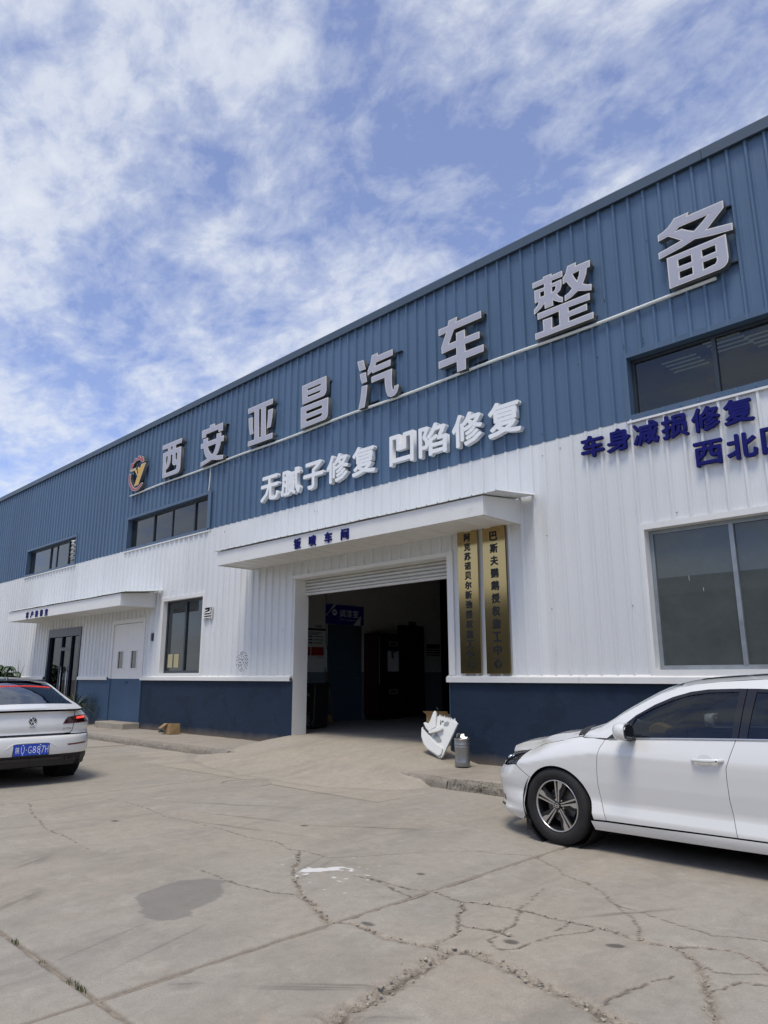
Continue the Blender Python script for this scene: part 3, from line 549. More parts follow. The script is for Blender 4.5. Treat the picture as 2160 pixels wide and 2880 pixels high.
PITCH, RIBS = 0.2375, 4
PW = PITCH*RIBS
OPEN = [(-27.40, -23.12, 5.03, 5.90), (-19.50, -15.15, 5.03, 5.89), (-4.14, 0.25, 5.04, 5.91),
        (-4.10, -1.10, 1.52, 3.38), (-17.10, -15.20, 1.52, 3.34), (-11.67, -7.58, -1, 3.42), (-19.90, -18.10, -1, 2.93), (-24.62, -22.02, -1, 2.94)]
XL, XR, ZTOP = -41.8, 3.8, 8.46
bld = empty('workshop_building', (0, 0, 0), 0, 'long metal clad workshop, blue above and white below on a navy plinth', 'building')
def rib_y(x):
    u = (x-XL) % PITCH; d = abs(u-PITCH/2)
    y = 0.0
    if d < 0.030: y = -0.036*min(1.0, (0.030-d)/0.015)
    else:
        e = abs(d-0.075)
        if e < 0.008: y = -0.0025*(1-e/0.008)
    return y
def siding(name, z0, z1, m, dy, openings):
    k = 0; x = XL
    while x < XR-1e-6:
        xa, xb = x, min(XR, x+PW)
        bx = [xa, xb]
        for r in range(RIBS+1):
            c = xa+PITCH*(r+0.5)
            bx += [c-0.083, c-0.075, c-0.067, c-0.030, c-0.014, c+0.014, c+0.030, c+0.067, c+0.075, c+0.083]
        bz = [z0, z1]
        for (a, b, c, d) in openings:
            if b > xa and a < xb: bx += [a, b]; bz += [c, d]
        bx = sorted(set(round(v, 5) for v in bx if xa-1e-6 <= v <= xb+1e-6)); bz = sorted(set(round(v, 5) for v in bz if z0-1e-6 <= v <= z1+1e-6))
        mb = MB(); idx = {}
        def vid(i, j):
            if (i, j) not in idx:
                idx[(i, j)] = len(mb.v); mb.v.append((bx[i], rib_y(bx[i])+dy, bz[j]))
            return idx[(i, j)]
        for i in range(len(bx)-1):
            for j in range(len(bz)-1):
                cx, cz = (bx[i]+bx[i+1])/2, (bz[j]+bz[j+1])/2
                if any(a < cx < b and c < cz < d for (a, b, c, d) in openings): continue
                mb.f.append((vid(i, j), vid(i+1, j), vid(i+1, j+1), vid(i, j+1)))
        par = list(range(len(mb.v)))
        def find(a):
            while par[a] != a: par[a] = par[par[a]]; a = par[a]
            return a
        for f_ in mb.f:
            for q in f_[1:]: par[find(q)] = find(f_[0])
        groups = {}
        for f_ in mb.f: groups.setdefault(find(f_[0]), []).append(f_)
        jit = random.uniform(-0.0015, 0.0015)
        for fl in groups.values():
            ids = sorted(set(q for f_ in fl for q in f_)); re_ = {q: i for i, q in enumerate(ids)}
            pb = MB(); pb.v = [mb.v[q] for q in ids]; pb.f = [tuple(re_[q] for q in f_) for f_ in fl]
            o = pb.build(name, m, bld, fix=False); o.location.y = jit
        x = xb; k += 1
siding('wall_panel', 1.40, 5.0, m_white, 0.0, OPEN)
siding('wall_panel', 4.985, ZTOP, m_blue, -0.006, OPEN)
# little screw heads scattered over the cladding, too small to pick apart
sc = MB()
for k in range(420):
    c = XL+PITCH*(random.randrange(int((XR-XL)/PITCH))+0.5)+random.choice((-.04, .04, 0.0)); z = random.choice((5.12, 5.35, 6.1, 6.95, 7.6, 8.3, 3.55, 2.4, 4.8))+random.uniform(-.04, .04)
    if any(a-.15 < c < b+.15 and cc-.15 < z < d+.15 for (a, b, cc, d) in OPEN): continue
    y = rib_y(c)-0.008; sc.box(c-.006, c+.006, y-.006, y, z-.006, z+.006)
tag(sc.build('screw_heads', mat('screw steel', srgb(40, 46, 54), 0.5), bld), kind='stuff')
# top coping in lengths
x = XL
while x < XR:
    x2 = min(XR, x+3.9)
    mb = MB(); mb.prism([(-0.085, 8.44), (-0.085, 8.60), (-0.06, 8.625), (0.35, 8.64), (0.35, 8.60), (-0.045, 8.585), (-0.045, 8.44)], 'x', x+0.003, x2-0.003)
    mb.build('coping', m_cope, bld, fix=True); x = x2
# navy plinth wall, cut at the openings
for a, b, m in ((XL, -24.62, m_plinth2), (-22.02, -19.92, m_plinth2), (-18.08, -11.67, m_plinth), (-7.56, XR, m_plinth)):
    xs_ = np.arange(a, b+1e-6, 0.25); xs_[-1] = b; zs_ = np.linspace(0, 1.36, 8); X, Z = np.meshgrid(xs_, zs_, indexing='ij')
    Yv = -0.012+(fbm(X, Z, 1.3, 150, 3)-0.5)*0.014
    V = np.stack([X.ravel(), Yv.ravel(), Z.ravel()], 1)
    np_mesh('plinth', V, grid_faces(len(xs_), len(zs_)), m, bld)
    mb = MB(); mb.box(a+.001, b-.001, 0.004, 0.24, -.02, 1.355); mb.build('plinth_core', m, bld)
for a, b in ((XL, -24.66), (-21.98, -19.98), (-18.04, -17.2), (-17.2, -14.4), (-14.4, -11.70), (-7.60, -5.2), (-5.2, -2.2), (-2.2, XR)):
    mb = MB(); mb.prism([(-0.075, 1.345), (-0.075, 1.425), (-0.006, 1.46), (-0.006, 1.448), (-0.066, 1.418), (-0.066, 1.352), (0.0, 1.352), (0.0, 1.345)], 'x', a+0.002, b-0.002)
    mb.build('sill_flashing', m_trimw, bld)
# building volume behind the cladding
mb = MB(); mb.prism([(0.36, 8.60), (14.0, 10.6), (28.0, 8.5), (28.0, 8.3), (14.0, 10.4), (0.36, 8.4)], 'x', XL, XR); mb.build('roof', m_cope, bld)
mb = MB(); mb.box(XL, XR, 27.8, 28.0, 0, 8.3); mb.build('rear_wall', m_white, bld)
for xx in (XL, XR-0.1):
    mb = MB(); mb.prism([(0.3, 0), (27.8, 0), (27.8, 8.4), (14.0, 10.4), (0.3, 8.45)], 'x', xx, xx+0.1); mb.build('end_wall', m_white, bld)

def casing(x0, x1, z0, z1, m, w=0.07, proud=0.034, deep=0.12, sill=True, top=True):
    """flange round an opening and its reveals, as single folded trims"""
    for nm, bx in (('casing', (x0-w, x0, -proud, -0.001, z0-(w if sill else 0), z1+w)), ('casing', (x1, x1+w, -proud, -0.001, z0-(w if sill else 0), z1+w))):
        mb = MB(); mb.box(*bx); mb.build(nm, m, bld)
    if top:
        mb = MB(); mb.box(x0+.001, x1-.001, -proud-0.004, -0.001, z1, z1+w); mb.build('casing', m, bld)
    if sill:
        mb = MB(); mb.box(x0+.001, x1-.001, -proud-0.004, -0.001, z0-w, z0); mb.build('casing', m, bld)
    mb = MB(); mb.box(x0-.004, x0, 0.0, deep, z0, z1); mb.build('reveal', m, bld)
    mb = MB(); mb.box(x1, x1+.004, 0.0, deep, z0, z1); mb.build('reveal', m, bld)
    mb = MB(); mb.box(x0, x1, 0.0, deep, z1, z1+.004); mb.build('reveal', m, bld)
    if sill:
        mb = MB(); mb.box(x0, x1, 0.0, deep, z0-.004, z0); mb.build('reveal', m, bld)
def window(x0, x1, z0, z1, mull, yf, mf, mg, fw=0.05, sashes=None, back=True, depth=1.6):
    wdw = MB()
    for b in ((x0, x1, z1-fw, z1), (x0, x1, z0, z0+fw)): wdw.box(b[0], b[1], yf, yf+.05, b[2], b[3])
    for b in ((x0, x0+fw), (x1-fw, x1)): wdw.box(b[0], b[1], yf+.001, yf+.049, z0+fw, z1-fw)
    w = wdw.build('window', mf, bld)
    xs = [x0+fw]+[q for m_ in mull for q in (m_-fw*.5, m_+fw*.5)]+[x1-fw]
    for m_ in mull:
        mb = MB(); mb.box(m_-fw*.5, m_+fw*.5, yf-.006, yf+.045, z0+fw, z1-fw); mb.build('mullion', mf, w)
    for i in range(0, len(xs), 2):
        yy = yf+.02+(0.012 if (i//2) % 2 else 0.0)
        mb = MB(); mb.box(xs[i], xs[i+1], yy, yy+.005, z0+fw, z1-fw); p = mb.build('pane', mg, w)
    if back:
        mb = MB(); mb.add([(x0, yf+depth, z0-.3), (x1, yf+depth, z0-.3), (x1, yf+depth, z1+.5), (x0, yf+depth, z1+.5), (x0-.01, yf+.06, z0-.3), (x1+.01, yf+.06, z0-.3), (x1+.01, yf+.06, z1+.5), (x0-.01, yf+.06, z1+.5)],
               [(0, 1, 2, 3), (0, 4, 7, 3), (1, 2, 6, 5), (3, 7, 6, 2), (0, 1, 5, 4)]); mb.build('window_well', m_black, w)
    return w
# upper ribbon windows
casing(-27.40, -23.12, 5.03, 5.90, m_trimb); wl = window(-27.40, -23.12, 5.03, 5.90, [-25.52, -24.95, -23.95], 0.10, m_frame, m_glass)
casing(-19.50, -15.15, 5.03, 5.89, m_trimb, w=0.075); window(-19.50, -15.15, 5.03, 5.89, [-18.17, -17.16, -16.02], 0.10, m_frame, m_glass)
casing(-4.14, 0.25, 5.04, 5.91, m_trimb, w=0.08); wr = window(-4.14, 0.25, 5.04, 5.91, [-2.98, -1.85, -0.75], 0.10, m_frame, m_glass)
for a, b in ((-27.5, -23.0), (-19.6, -15.05), (-4.2, 0.3)):     # pale drip strip under each ribbon window
    mb = MB(); mb.box(a, b, -0.05, -0.002, 4.925, 4.955); mb.build('drip_strip', m_trimw, bld)
# pale translucent roof strips seen through the right upper window
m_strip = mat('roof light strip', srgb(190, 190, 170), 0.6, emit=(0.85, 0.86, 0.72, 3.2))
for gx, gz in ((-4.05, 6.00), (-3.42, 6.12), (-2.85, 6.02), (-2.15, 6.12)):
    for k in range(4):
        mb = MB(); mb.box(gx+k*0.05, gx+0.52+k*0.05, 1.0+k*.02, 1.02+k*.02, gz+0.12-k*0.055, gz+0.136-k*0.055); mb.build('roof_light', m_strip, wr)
# flexible duct curling in the left upper window
mb = MB(); mb.tube([(-23.25, -0.02+0.012*math.sin(k*1.6), 5.12+k*0.035) for k in range(20)], 0.07, 10, True, [0.075+0.018*(k % 2) for k in range(20)]); mb.build('flexible_duct', mat('duct foil', srgb(205, 206, 200), 0.35, metal=0.5, bump=.4, bscale=30), bld, smooth=True)
# lower windows
casing(-4.10, -1.10, 1.52, 3.38, m_trimw, w=0.08, deep=0.14); wbig = window(-4.10, -1.10, 1.52, 3.38, [-3.03, -2.05], 0.11, m_alu, m_glassb, fw=0.055, depth=1.2)
casing(-17.10, -15.20, 1.52, 3.34, m_trimw, w=0.09, deep=0.12); w4 = window(-17.10, -15.20, 1.52, 3.34, [-16.15], 0.09, m_frame, m_glass, fw=0.06, depth=1.4)
m_paper = mat('yellowed paper', srgb(172, 165, 128), 0.8, var=.05)
for a in (-16.94, -16.64):
    mb = MB(); mb.box(a, a+.23, 0.104, 0.106, 1.66, 1.99); mb.build('paper_notice', m_paper, w4)
# bird droppings on the big window
for (x, z, l) in ((-3.62, 2.72, .07), (-3.45, 2.55, .05), (-2.66, 1.9, .12), (-2.62, 2.45, .08)):
    mb = MB(); mb.prism([(x-.003, z), (x+.003, z+.004), (x+.004, z-l*.4), (x+.002, z-l), (x-.003, z-l*.8)], 'y', 0.127, 0.129)
    mb.build('dropping', mat('dropping white', (.42, .42, .40), .9), wbig)
# garage opening: casing, deep reveals, roller shutter
gx0, gx1, gz = -11.67, -7.58, 3.42
for b in ((gx0-.012, gx0, -.008, .36, .05, gz),):
    mb = MB(); mb.box(*b); mb.build('door_reveal', m_trimw, bld)
mb = MB(); mb.box(gx1, gx1+.012, -.008, .36, 1.45, gz); mb.build('door_reveal', m_trimw, bld)
mb = MB(); mb.box(gx1, gx1+.012, -.02, .36, .0, 1.34); mb.build('door_reveal', m_plinth2, bld)
mb = MB(); mb.box(gx0, gx1, -.03, .36, gz, gz+.012); mb.build('door_reveal', m_trimw, bld)
mb = MB(); mb.box(gx1+.013, gx1+.14, -.036, -.001, 1.46, gz+.08); mb.build('casing', m_trimw, bld)
mb = MB(); mb.box(gx0-.06, gx1+.012, -.040, -.001, gz+.013, gz+.075); mb.build('casing', m_trimw, bld)
shut = empty('roller_shutter', (0, 0, 0)); shut.parent = bld
zz = gz
for k in range(4):
    mb = MB(); mb.prism([(.305, zz), (.280, zz-.012), (.262, zz-.030), (.266, zz-.050), (.305, zz-.064), (.315, zz-.064), (.315, zz)], 'x', gx0+.005, gx1-.005); mb.build('slat', m_shut, shut); zz -= .068
mb = MB(); mb.box(gx0+.005, gx1-.005, .275, .325, zz-.05, zz); mb.build('bottom_bar', m_shut, shut, bevel=.006)
# canopies
def canopy(x0, x1, zb, zt, zw, depth=1.0):
    c = empty('canopy', (0, 0, 0)); c.parent = bld
    mb = MB(); mb.box(x0, x1, -depth-.012, -depth, zb, zt); mb.build('fascia', m_trimw, c)
    for xx in (x0, x1-.012):
        mb = MB(); mb.prism([(-depth-.001, zb), (-.03, zb), (-.03, zw-.03), (-depth-.001, zt)], 'x', xx, xx+.012); mb.build('end_fascia', m_trimw, c)
    x = x0+.014
    while x < x1-.02:      # ribbed soffit boards
        x2 = min(x1-.014, x+.40); w = (x2-x)
        mb = MB(); pr = [(x, zb+.02), (x+w*.12, zb+.02), (x+w*.16, zb+.034), (x+w*.84, zb+.034), (x+w*.88, zb+.02), (x2, zb+.02), (x2, zb+.05), (x, zb+.05)]
        mb.prism(pr, 'y', -depth+.002, -.004); mb.build('soffit_board', m_trimw, c); x = x2+.001
    # ribbed roof sheet, slightly wavy at its lower edge
    xs = []; x = x0-.13
    while x < x1+.13: xs += [x, x+.17, x+.185, x+.205]; x += .22
    V = []; F = []; ys = [-.03, -.5, -depth-.055]
    for i, xx in enumerate(xs):
        rib = .022 if i % 4 in (2,) else 0.0
        for j, y in enumerate(ys):
            dr = 0.012*(vnoise(np.array([xx*1.0]), np.array([j*1.0]), 2.0, 200)[0]-.5)*(j == 2)
            V.append((xx, y, zw+(zt+.018-zw)*(j/2)+rib+dr))
    n = len(ys)
    for i in range(len(xs)-1):
        for j in range(n-1): F.append((i*n+j, (i+1)*n+j, (i+1)*n+j+1, i*n+j+1))
    mb = MB(); mb.add(V, F); o = mb.build('roof_sheet', m_white, c, fix=False)
    so = o.modifiers.new('thick', 'SOLIDIFY'); so.thickness = .004
    return c
canopy(-13.10, -6.05, 3.75, 4.04, 4.17); canopy(-25.60, -17.50, 3.21, 3.52, 3.64)
# steel double door with small windows, upper half white, lower half blue
dd = empty('double_door', (0, 0, 0)); dd.parent = bld
for q, m_ in (((-19.98, -19.86, -.03, .05, 1.385, 2.99), m_trimw), ((-18.14, -18.02, -.03, .05, 1.385, 2.99), m_trimw), ((-19.86, -18.14, -.034, .05, 2.88, 2.99), m_trimw), ((-19.97, -19.861, -.028, .05, .1, 1.383), m_plinth2), ((-18.139, -18.03, -.028, .05, .1, 1.383), m_plinth2)):
    MB().box(*q).build('frame', m_, dd)
for a, b, wx in ((-19.855, -19.003, -19.36), (-18.997, -18.145, -18.58)):
    lf = MB()
    lf.box(a, wx-.16, .0, .04, 1.38, 2.87); lf.box(wx+.16, b, .0, .04, 1.38, 2.87); lf.box(wx-.16, wx+.16, .001, .039, 2.12, 2.87); lf.box(wx-.16, wx+.16, .001, .039, 1.38, 1.66)
    leaf = lf.build('door_leaf', m_trimw, dd)
    mb = MB(); mb.box(a, b, -.002, .04, .26, 1.379); mb.build('lower_sheet', m_plinth2, leaf)
    for q in ((wx-.19, wx+.19, 2.12, 2.15), (wx-.19, wx+.19, 1.63, 1.66), (wx-.19, wx-.16, 1.66, 2.12), (wx+.16, wx+.19, 1.66, 2.12)):
        mb = MB(); mb.box(q[0], q[1], -.012, .0, q[2], q[3]); mb.build('window_bead', m_trimw, leaf)
    mb = MB(); mb.box(wx-.16, wx+.16, .015, .02, 1.66, 2.12); mb.build('pane', m_glass, leaf)
for z in (.6, 1.7, 2.1):
    mb = MB(); mb.tube([(-19.87, -.015, z-.05), (-19.87, -.015, z+.05)], .014, 8); mb.build('hinge', m_plinth2 if z < 1 else m_trimw, dd)
mb = MB(); mb.box(-19.02, -18.86, -.03, -.012, 1.28, 1.31); mb.build('door_bolt', m_plinth2, dd)
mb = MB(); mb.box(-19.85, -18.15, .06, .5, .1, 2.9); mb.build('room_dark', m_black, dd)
# glass entrance with navy frame
en = empty('entrance', (0, 0, 0)); en.parent = bld
for b in ((-24.62, -24.50, -.03, .15, .1, 2.94), (-22.14, -22.02, -.05, .15, .1, 2.94), (-24.50, -22.14, -.04, .15, 2.68, 2.94), (-23.62, -23.54, .0, .12, .1, 2.68), (-22.86, -22.80, .0, .12, .1, 2.68), (-23.54, -22.86, .0, .12, 2.24, 2.34)):
    mb = MB(); mb.box(*b); mb.build('frame', m_navyframe, en)
for a, b, c, d in ((-23.54, -22.86, .16, 2.24), (-23.54, -22.86, 2.34, 2.68), (-24.50, -23.62, .16, 2.68), (-22.80, -22.14, .16, 2.68)):
    mb = MB(); mb.box(a, b, .06, .07, c, d); mb.build('pane', m_glassd, en)
for x in (-22.95, -23.42):
    mb = MB(); mb.tube([(x, .0, .45), (x, -.0, 1.75)], .016, 10); mb.tube([(x, .0, .6), (x, .06, .6)], .01, 6); mb.tube([(x, .0, 1.6), (x, .06, 1.6)], .01, 6)
    mb.build('pull_handle', mat('steel handle', srgb(190, 195, 200), .25, metal=1), en, smooth=True)
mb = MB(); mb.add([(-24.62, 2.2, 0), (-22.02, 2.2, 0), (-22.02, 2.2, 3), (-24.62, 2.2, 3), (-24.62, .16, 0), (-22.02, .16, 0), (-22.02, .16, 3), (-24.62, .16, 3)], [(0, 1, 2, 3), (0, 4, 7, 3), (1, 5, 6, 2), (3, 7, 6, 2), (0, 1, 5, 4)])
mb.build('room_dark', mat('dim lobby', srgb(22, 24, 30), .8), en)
# louvred vent, loose slats
vt = empty('wall_vent', (0, 0, 0)); vt.parent = bld
mb = MB()
for b in ((-15.10, -14.74, 3.045, 3.065), (-15.10, -14.74, 2.765, 2.785), (-15.10, -15.08, 2.785, 3.045), (-14.76, -14.74, 2.785, 3.045)): mb.box(b[0], b[1], -.05, -.028, b[2], b[3])
mb.build('frame', m_trimw, vt); mb = MB(); mb.box(-15.08, -14.76, -.0292, -.0272, 2.785, 3.045); mb.build('opening', m_black, vt)
for k, (z, t, x1_) in enumerate(((2.81, 0.0, -14.765), (2.865, .01, -14.765), (2.92, .03, -14.80), (2.955, .10, -14.93))):
    mb = MB(); mb.add([(-15.075, -.075, z-.018), (x1_, -.075, z-.018+t*.3), (x1_, -.032, z+.016+t*.3), (-15.075, -.032, z+.016), (-15.075, -.079, z-.012), (x1_, -.079, z-.012+t*.3), (x1_, -.036, z+.022+t*.3), (-15.075, -.036, z+.022)],
        [(0, 1, 2, 3), (4, 5, 6, 7), (0, 1, 5, 4), (1, 2, 6, 5), (2, 3, 7, 6), (3, 0, 4, 7)]); mb.build('slat', m_trimw, vt)
# cluster of drilled holes by the garage
mb = MB()
for r in (0.03, .07, .11, .15, .185):
    n = int(r*95)+1
    for k in range(n):
        a = 2*math.pi*k/n+r*9+random.uniform(-.1, .1); cx = -13.47+r*1.05*math.cos(a); cz = 1.76+r*1.15*math.sin(a)
        y = rib_y(cx)-.0035; rr = random.uniform(.010, .014)
        mb.prism([(cx+rr*math.cos(q), cz+rr*1.2*math.sin(q)) for q in np.linspace(0, 2*math.pi, 7)[:-1]], 'y', y, y+.003)
tag(mb.build('drilled_holes', m_black, bld), kind='stuff')
mb = MB(); mb.box(-17.62, -17.55, -.05, -.002, 2.35, 2.55); mb.build('doorbell_box', m_frame, bld, bevel=.006)
# conduit feeding the sign letters, sagging a little, and its drop
mb = MB(); mb.tube([(x, -.055, 6.605+.012*math.sin(x*1.7)) for x in np.arange(-19.45, -2.70, .45)], .026, 8); mb.build('sign_conduit', m_pipe, bld, smooth=True)
mb = MB(); mb.tube([(-15.14, -.05, 6.60), (-15.14, -.05, 6.02), (-15.16, -.06, 5.95)], .024, 8); mb.build('conduit_drop', m_pipe, bld, smooth=True)
mb = MB(); mb.box(-15.17, -15.03, -.062, -.036, 5.0, 5.97); mb.build('corner_strip', m_trimb, bld)
# concrete step below the steel door
stp = tag(MB().box(-19.55, -17.95, -.50, -.02, .10, .27).build('door_step', m_walk, None, bevel=.02), 'rough concrete step on the pavement below the steel double door', 'step')

# ------------------------------------------------------------------ lettering
def poly_inset(poly, d):
    """move every edge of a CCW polygon inwards by d"""
    n = len(poly); outp = []
    for i in range(n):
        p0, p1, p2 = Vector(poly[i-1]), Vector(poly[i]), Vector(poly[(i+1) % n])
        e1 = (p1-p0).normalized(); e2 = (p2-p1).normalized(); n1 = Vector((-e1.y, e1.x)); n2 = Vector((-e2.y, e2.x))
        b = (n1+n2); L = b.length
        b = b/L if L > 1e-4 else n1
        k = d/max(0.42, b.dot(n1)); outp.append(tuple(p1+b*k))
    return outp
def area2(p): return sum(p[i-1][0]*p[i][1]-p[i][0]*p[i-1][1] for i in range(len(p)))
def pt_in(p, q):
    c = False; j = len(q)-1
    for i in range(len(q)):
        if (q[i][1] > p[1]) != (q[j][1] > p[1]) and p[0] < (q[j][0]-q[i][0])*(p[1]-q[i][1])/(q[j][1]-q[i][1]+1e-12)+q[i][0]: c = not c
        j = i
    return c
def shape_mesh(name, polys, y0, y1, inset=0.0, fill='BOTH'):
    """closed outlines (x, z) with holes, extruded between y0 (front) and y1 (back)"""
    cu = bpy.data.curves.new(name, 'CURVE'); cu.dimensions = '2D'; cu.fill_mode = fill; cu.extrude = abs(y1-y0)/2
    for i, p in enumerate(polys):
        hole = sum(pt_in(p[0], q) for j, q in enumerate(polys) if j != i) % 2 == 1
        p = list(p)
        if (area2(p) > 0) == hole: p = p[::-1]
        if inset: p = poly_inset(p, inset)
        sp = cu.splines.new('POLY'); sp.points.add(len(p)-1); sp.use_cyclic_u = True
        for k, (x, z) in enumerate(p): sp.points[k].co = (x, z, 0, 1)
    o = bpy.data.objects.new('tmp', cu); COL.objects.link(o); dg = bpy.context.evaluated_depsgraph_get()
    me = bpy.data.meshes.new_from_object(o.evaluated_get(dg)); bpy.data.objects.remove(o); bpy.data.curves.remove(cu)
    ym = (y0+y1)/2; me.transform(Matrix(((1, 0, 0, 0), (0, 0, -1, ym), (0, 1, 0, 0), (0, 0, 0, 1)))); me.name = name
    return me
TXT = {}
def text_mesh(s, w=None, h=None, bold=0.0, depth=0.01, name='lettering', wide=None):
    """text in the plane x,z centred at 0, front at -depth; scaled to width w and height h; heavier strokes are made of copies shifted a little"""
    if bold > 0:
        k = bold; sh = [(0, 0), (-k, 0), (k, 0), (0, -k), (0, k)]+([(-k*.7, -k*.7), (k*.7, k*.7), (-k*.7, k*.7), (k*.7, -k*.7)] if bold > .02 else [])
        hh = h if h else w; bm = bmesh.new()
        base = text_mesh(s, (w-2*k*hh) if w else None, (h-2*k*hh) if h else None, 0.0, depth, name)
        for i, (dx, dz) in enumerate(sh):
            t_ = base.copy(); t_.transform(Matrix.Translation((dx*hh, -.00025*i, dz*hh))); bm.from_mesh(t_); bpy.data.meshes.remove(t_)
        bm.to_mesh(base); bm.free(); return base
    cu = bpy.data.curves.new(name, 'FONT'); cu.body = s; cu.size = 1.0; cu.offset = bold; cu.extrude = 0.5; cu.align_x = 'CENTER'; cu.resolution_u = 2
    o = bpy.data.objects.new('tmp', cu); COL.objects.link(o); dg = bpy.context.evaluated_depsgraph_get()
    me = bpy.data.meshes.new_from_object(o.evaluated_get(dg)); bpy.data.objects.remove(o); bpy.data.curves.remove(cu)
    n = len(me.vertices); co = np.zeros(n*3, np.float32); me.vertices.foreach_get('co', co); co = co.reshape(-1, 3)
    lo, hi = co.min(0), co.max(0); c = (lo+hi)/2; sz = hi-lo
    sx = (w/sz[0]) if w else None; sy = (h/sz[1]) if h else None
    if sx is None: sx = sy
    if sy is None: sy = sx
    new = np.stack([(co[:, 0]-c[0])*sx, -(co[:, 2]+.5)*depth, (co[:, 1]-c[1])*sy], 1).astype(np.float32)
    me.vertices.foreach_set('co', new.ravel()); me.update(); me.name = name
    return me
m_face = mat('grey acrylic letter face', srgb(168, 169, 181), 0.35, var=0.03, vscale=4)
m_rim = mat('pale letter rim', srgb(205, 205, 202), 0.4)
m_ret = mat('steel letter return', srgb(96, 99, 98), 0.42, metal=0.35, var=0.12, vscale=5)
m_red = mat('red logo face', srgb(160, 62, 58), 0.4); m_yel = mat('yellow logo face', srgb(200, 160, 62), 0.4)
ORD = {'西': 'first', '安': 'second', '亚': 'third', '昌': 'fourth', '汽': 'fifth', '车': 'sixth', '整': 'seventh', '备': 'last'}
for ch, ((cx, cz), polys) in BIG.items():
    if ch == 'logo': continue
    t = empty('sign_letter', (cx, 0, cz), 0, 'large grey box letter %s, %s character of the big row on the blue wall' % (ch, ORD[ch]), 'sign letter', 'large grey box letters of the shop sign')
    link_mesh('return', shape_mesh('return', polys, -.166, -.07), m_ret, t)
    link_mesh('rim', shape_mesh('rim', polys, -.171, -.1655), m_rim, t)
    link_mesh('face', shape_mesh('face', polys, -.174, -.1705, inset=.017), m_face, t)
    xs_ = [q[0] for p in polys for q in p]; zs_ = [q[1] for p in polys for q in p]
    for bz in (min(zs_)+.1, max(zs_)-.1):
        for (bx0, bx1) in ((max(xs_)-.30, max(xs_)-.02), (min(xs_)+.2, min(xs_)+.5)):
            mb = MB(); mb.box(bx0, bx1, -.069, -.002, bz-.008, bz+.008); mb.build('bracket', m_frame, t)
(cx, cz), lp = BIG['logo']
t = empty('sign_logo', (cx, 0, cz), 0, 'red gear ring with yellow letter Y, round logo before the big row of letters', 'logo')
for k, p in enumerate(lp):
    link_mesh('return', shape_mesh('return', [p], -.166, -.07), m_ret, t); link_mesh('rim', shape_mesh('rim', [p], -.171, -.1655), m_rim, t)
    link_mesh('face', shape_mesh('face', [p], -.174, -.1705, inset=.013), m_red if k < 2 else m_yel, t)
sp = [(-.035, .26), (.02, .30), (.01, .23), (.045, .19), (.08, .23), (.085, .15), (.06, .12), (.12, -.03), (.085, -.05), (.03, .09), (-.02, .1), (-.04, .16), (.0, .15), (.03, .18), (0, .23)]
link_mesh('spanner', shape_mesh('spanner', [[(x-.03, z*1.0+.02) for x, z in sp]], -.177, -.1735), m_black, t)
for bz in (.2, -.2):
    mb = MB(); mb.box(-.15, .12, -.069, -.002, bz-.01, bz+.01); mb.build('bracket', m_frame, t)
# white row
m_wl = mat('white letter foam', srgb(226, 229, 230), 0.5, var=.03, vscale=4); m_nl = mat('navy letter foam', srgb(20, 24, 98), 0.6, spec=0.15)
m_nl2 = mat('navy letter side', srgb(24, 28, 84), 0.5)
def letter(name, ch, x, y, z, w, h, bold, depth, m, label, group):
    if y > -.5:      # places were taken on the wall plane; the letters stand in front of it
        k = (9.27+y-depth)/9.27; x, z, w, h = x*k, 1.47+(z-1.47)*k, w*k, h*k
    o = link_mesh(name, text_mesh(ch, w, h, bold, depth), m, None, (x, y, z)); tag(o, label, 'sign letter', group); return o
WROW = [('无', -12.70, 'first of the white row'), ('腻', -11.94, 'second of the white row'), ('子', -11.17, 'third of the white row'), ('修', -10.41, 'fourth of the white row'), ('复', -9.64, 'fifth of the white row, before the gap'),
        ('凹', -8.62, 'sixth of the white row, after the gap'), ('陷', -7.86, 'seventh of the white row'), ('修', -7.08, 'eighth of the white row'), ('复', -6.31, 'last of the white row')]
for ch, x, d in WROW:
    letter('sign_letter', ch, x, -.035, 5.585, .66 if ch != '凹' else .62, .60, .030, .09, m_wl, 'white raised letter %s, %s on the blue wall' % (ch, d), 'white raised letters above the garage canopy')
NTH = ('first', 'second', 'third', 'fourth', 'fifth', 'last')
for k, ch in enumerate('车身减损修复'):
    letter('sign_letter', ch, -4.79+.408*k, -.03, 4.745, .365, .335, .030, .05, m_nl, 'navy raised letter %s, %s of the upper navy line under the ribbon window' % (ch, NTH[k]), 'navy raised letters on the white wall')
for k, ch in enumerate('西北凹'):
    letter('sign_letter', ch, -3.17+.412*k, -.03, 4.275, .365, .335, .030, .05, m_nl, 'navy raised letter %s, %s of the lower navy line on white cladding' % (ch, NTH[k]), 'navy raised letters on the white wall')
for k, ch in enumerate('钣喷车间'):
    letter('sign_letter', ch, -10.36+.44*k, -1.013, 3.875, .20, .20, .030, .02, m_nl, 'small navy letter %s, %s on the canopy fascia over the garage' % (ch, NTH[k] if k < 3 else 'last'), 'navy letters on the garage canopy')
for k, ch in enumerate('客户接待室'):
    letter('sign_letter', ch, -23.88+.385*k, -1.013, 3.335, .21, .20, .030, .02, m_nl, 'small navy letter %s, %s on the canopy fascia over the glass entrance' % (ch, NTH[k] if k < 4 else 'last'), 'navy letters on the entrance canopy')
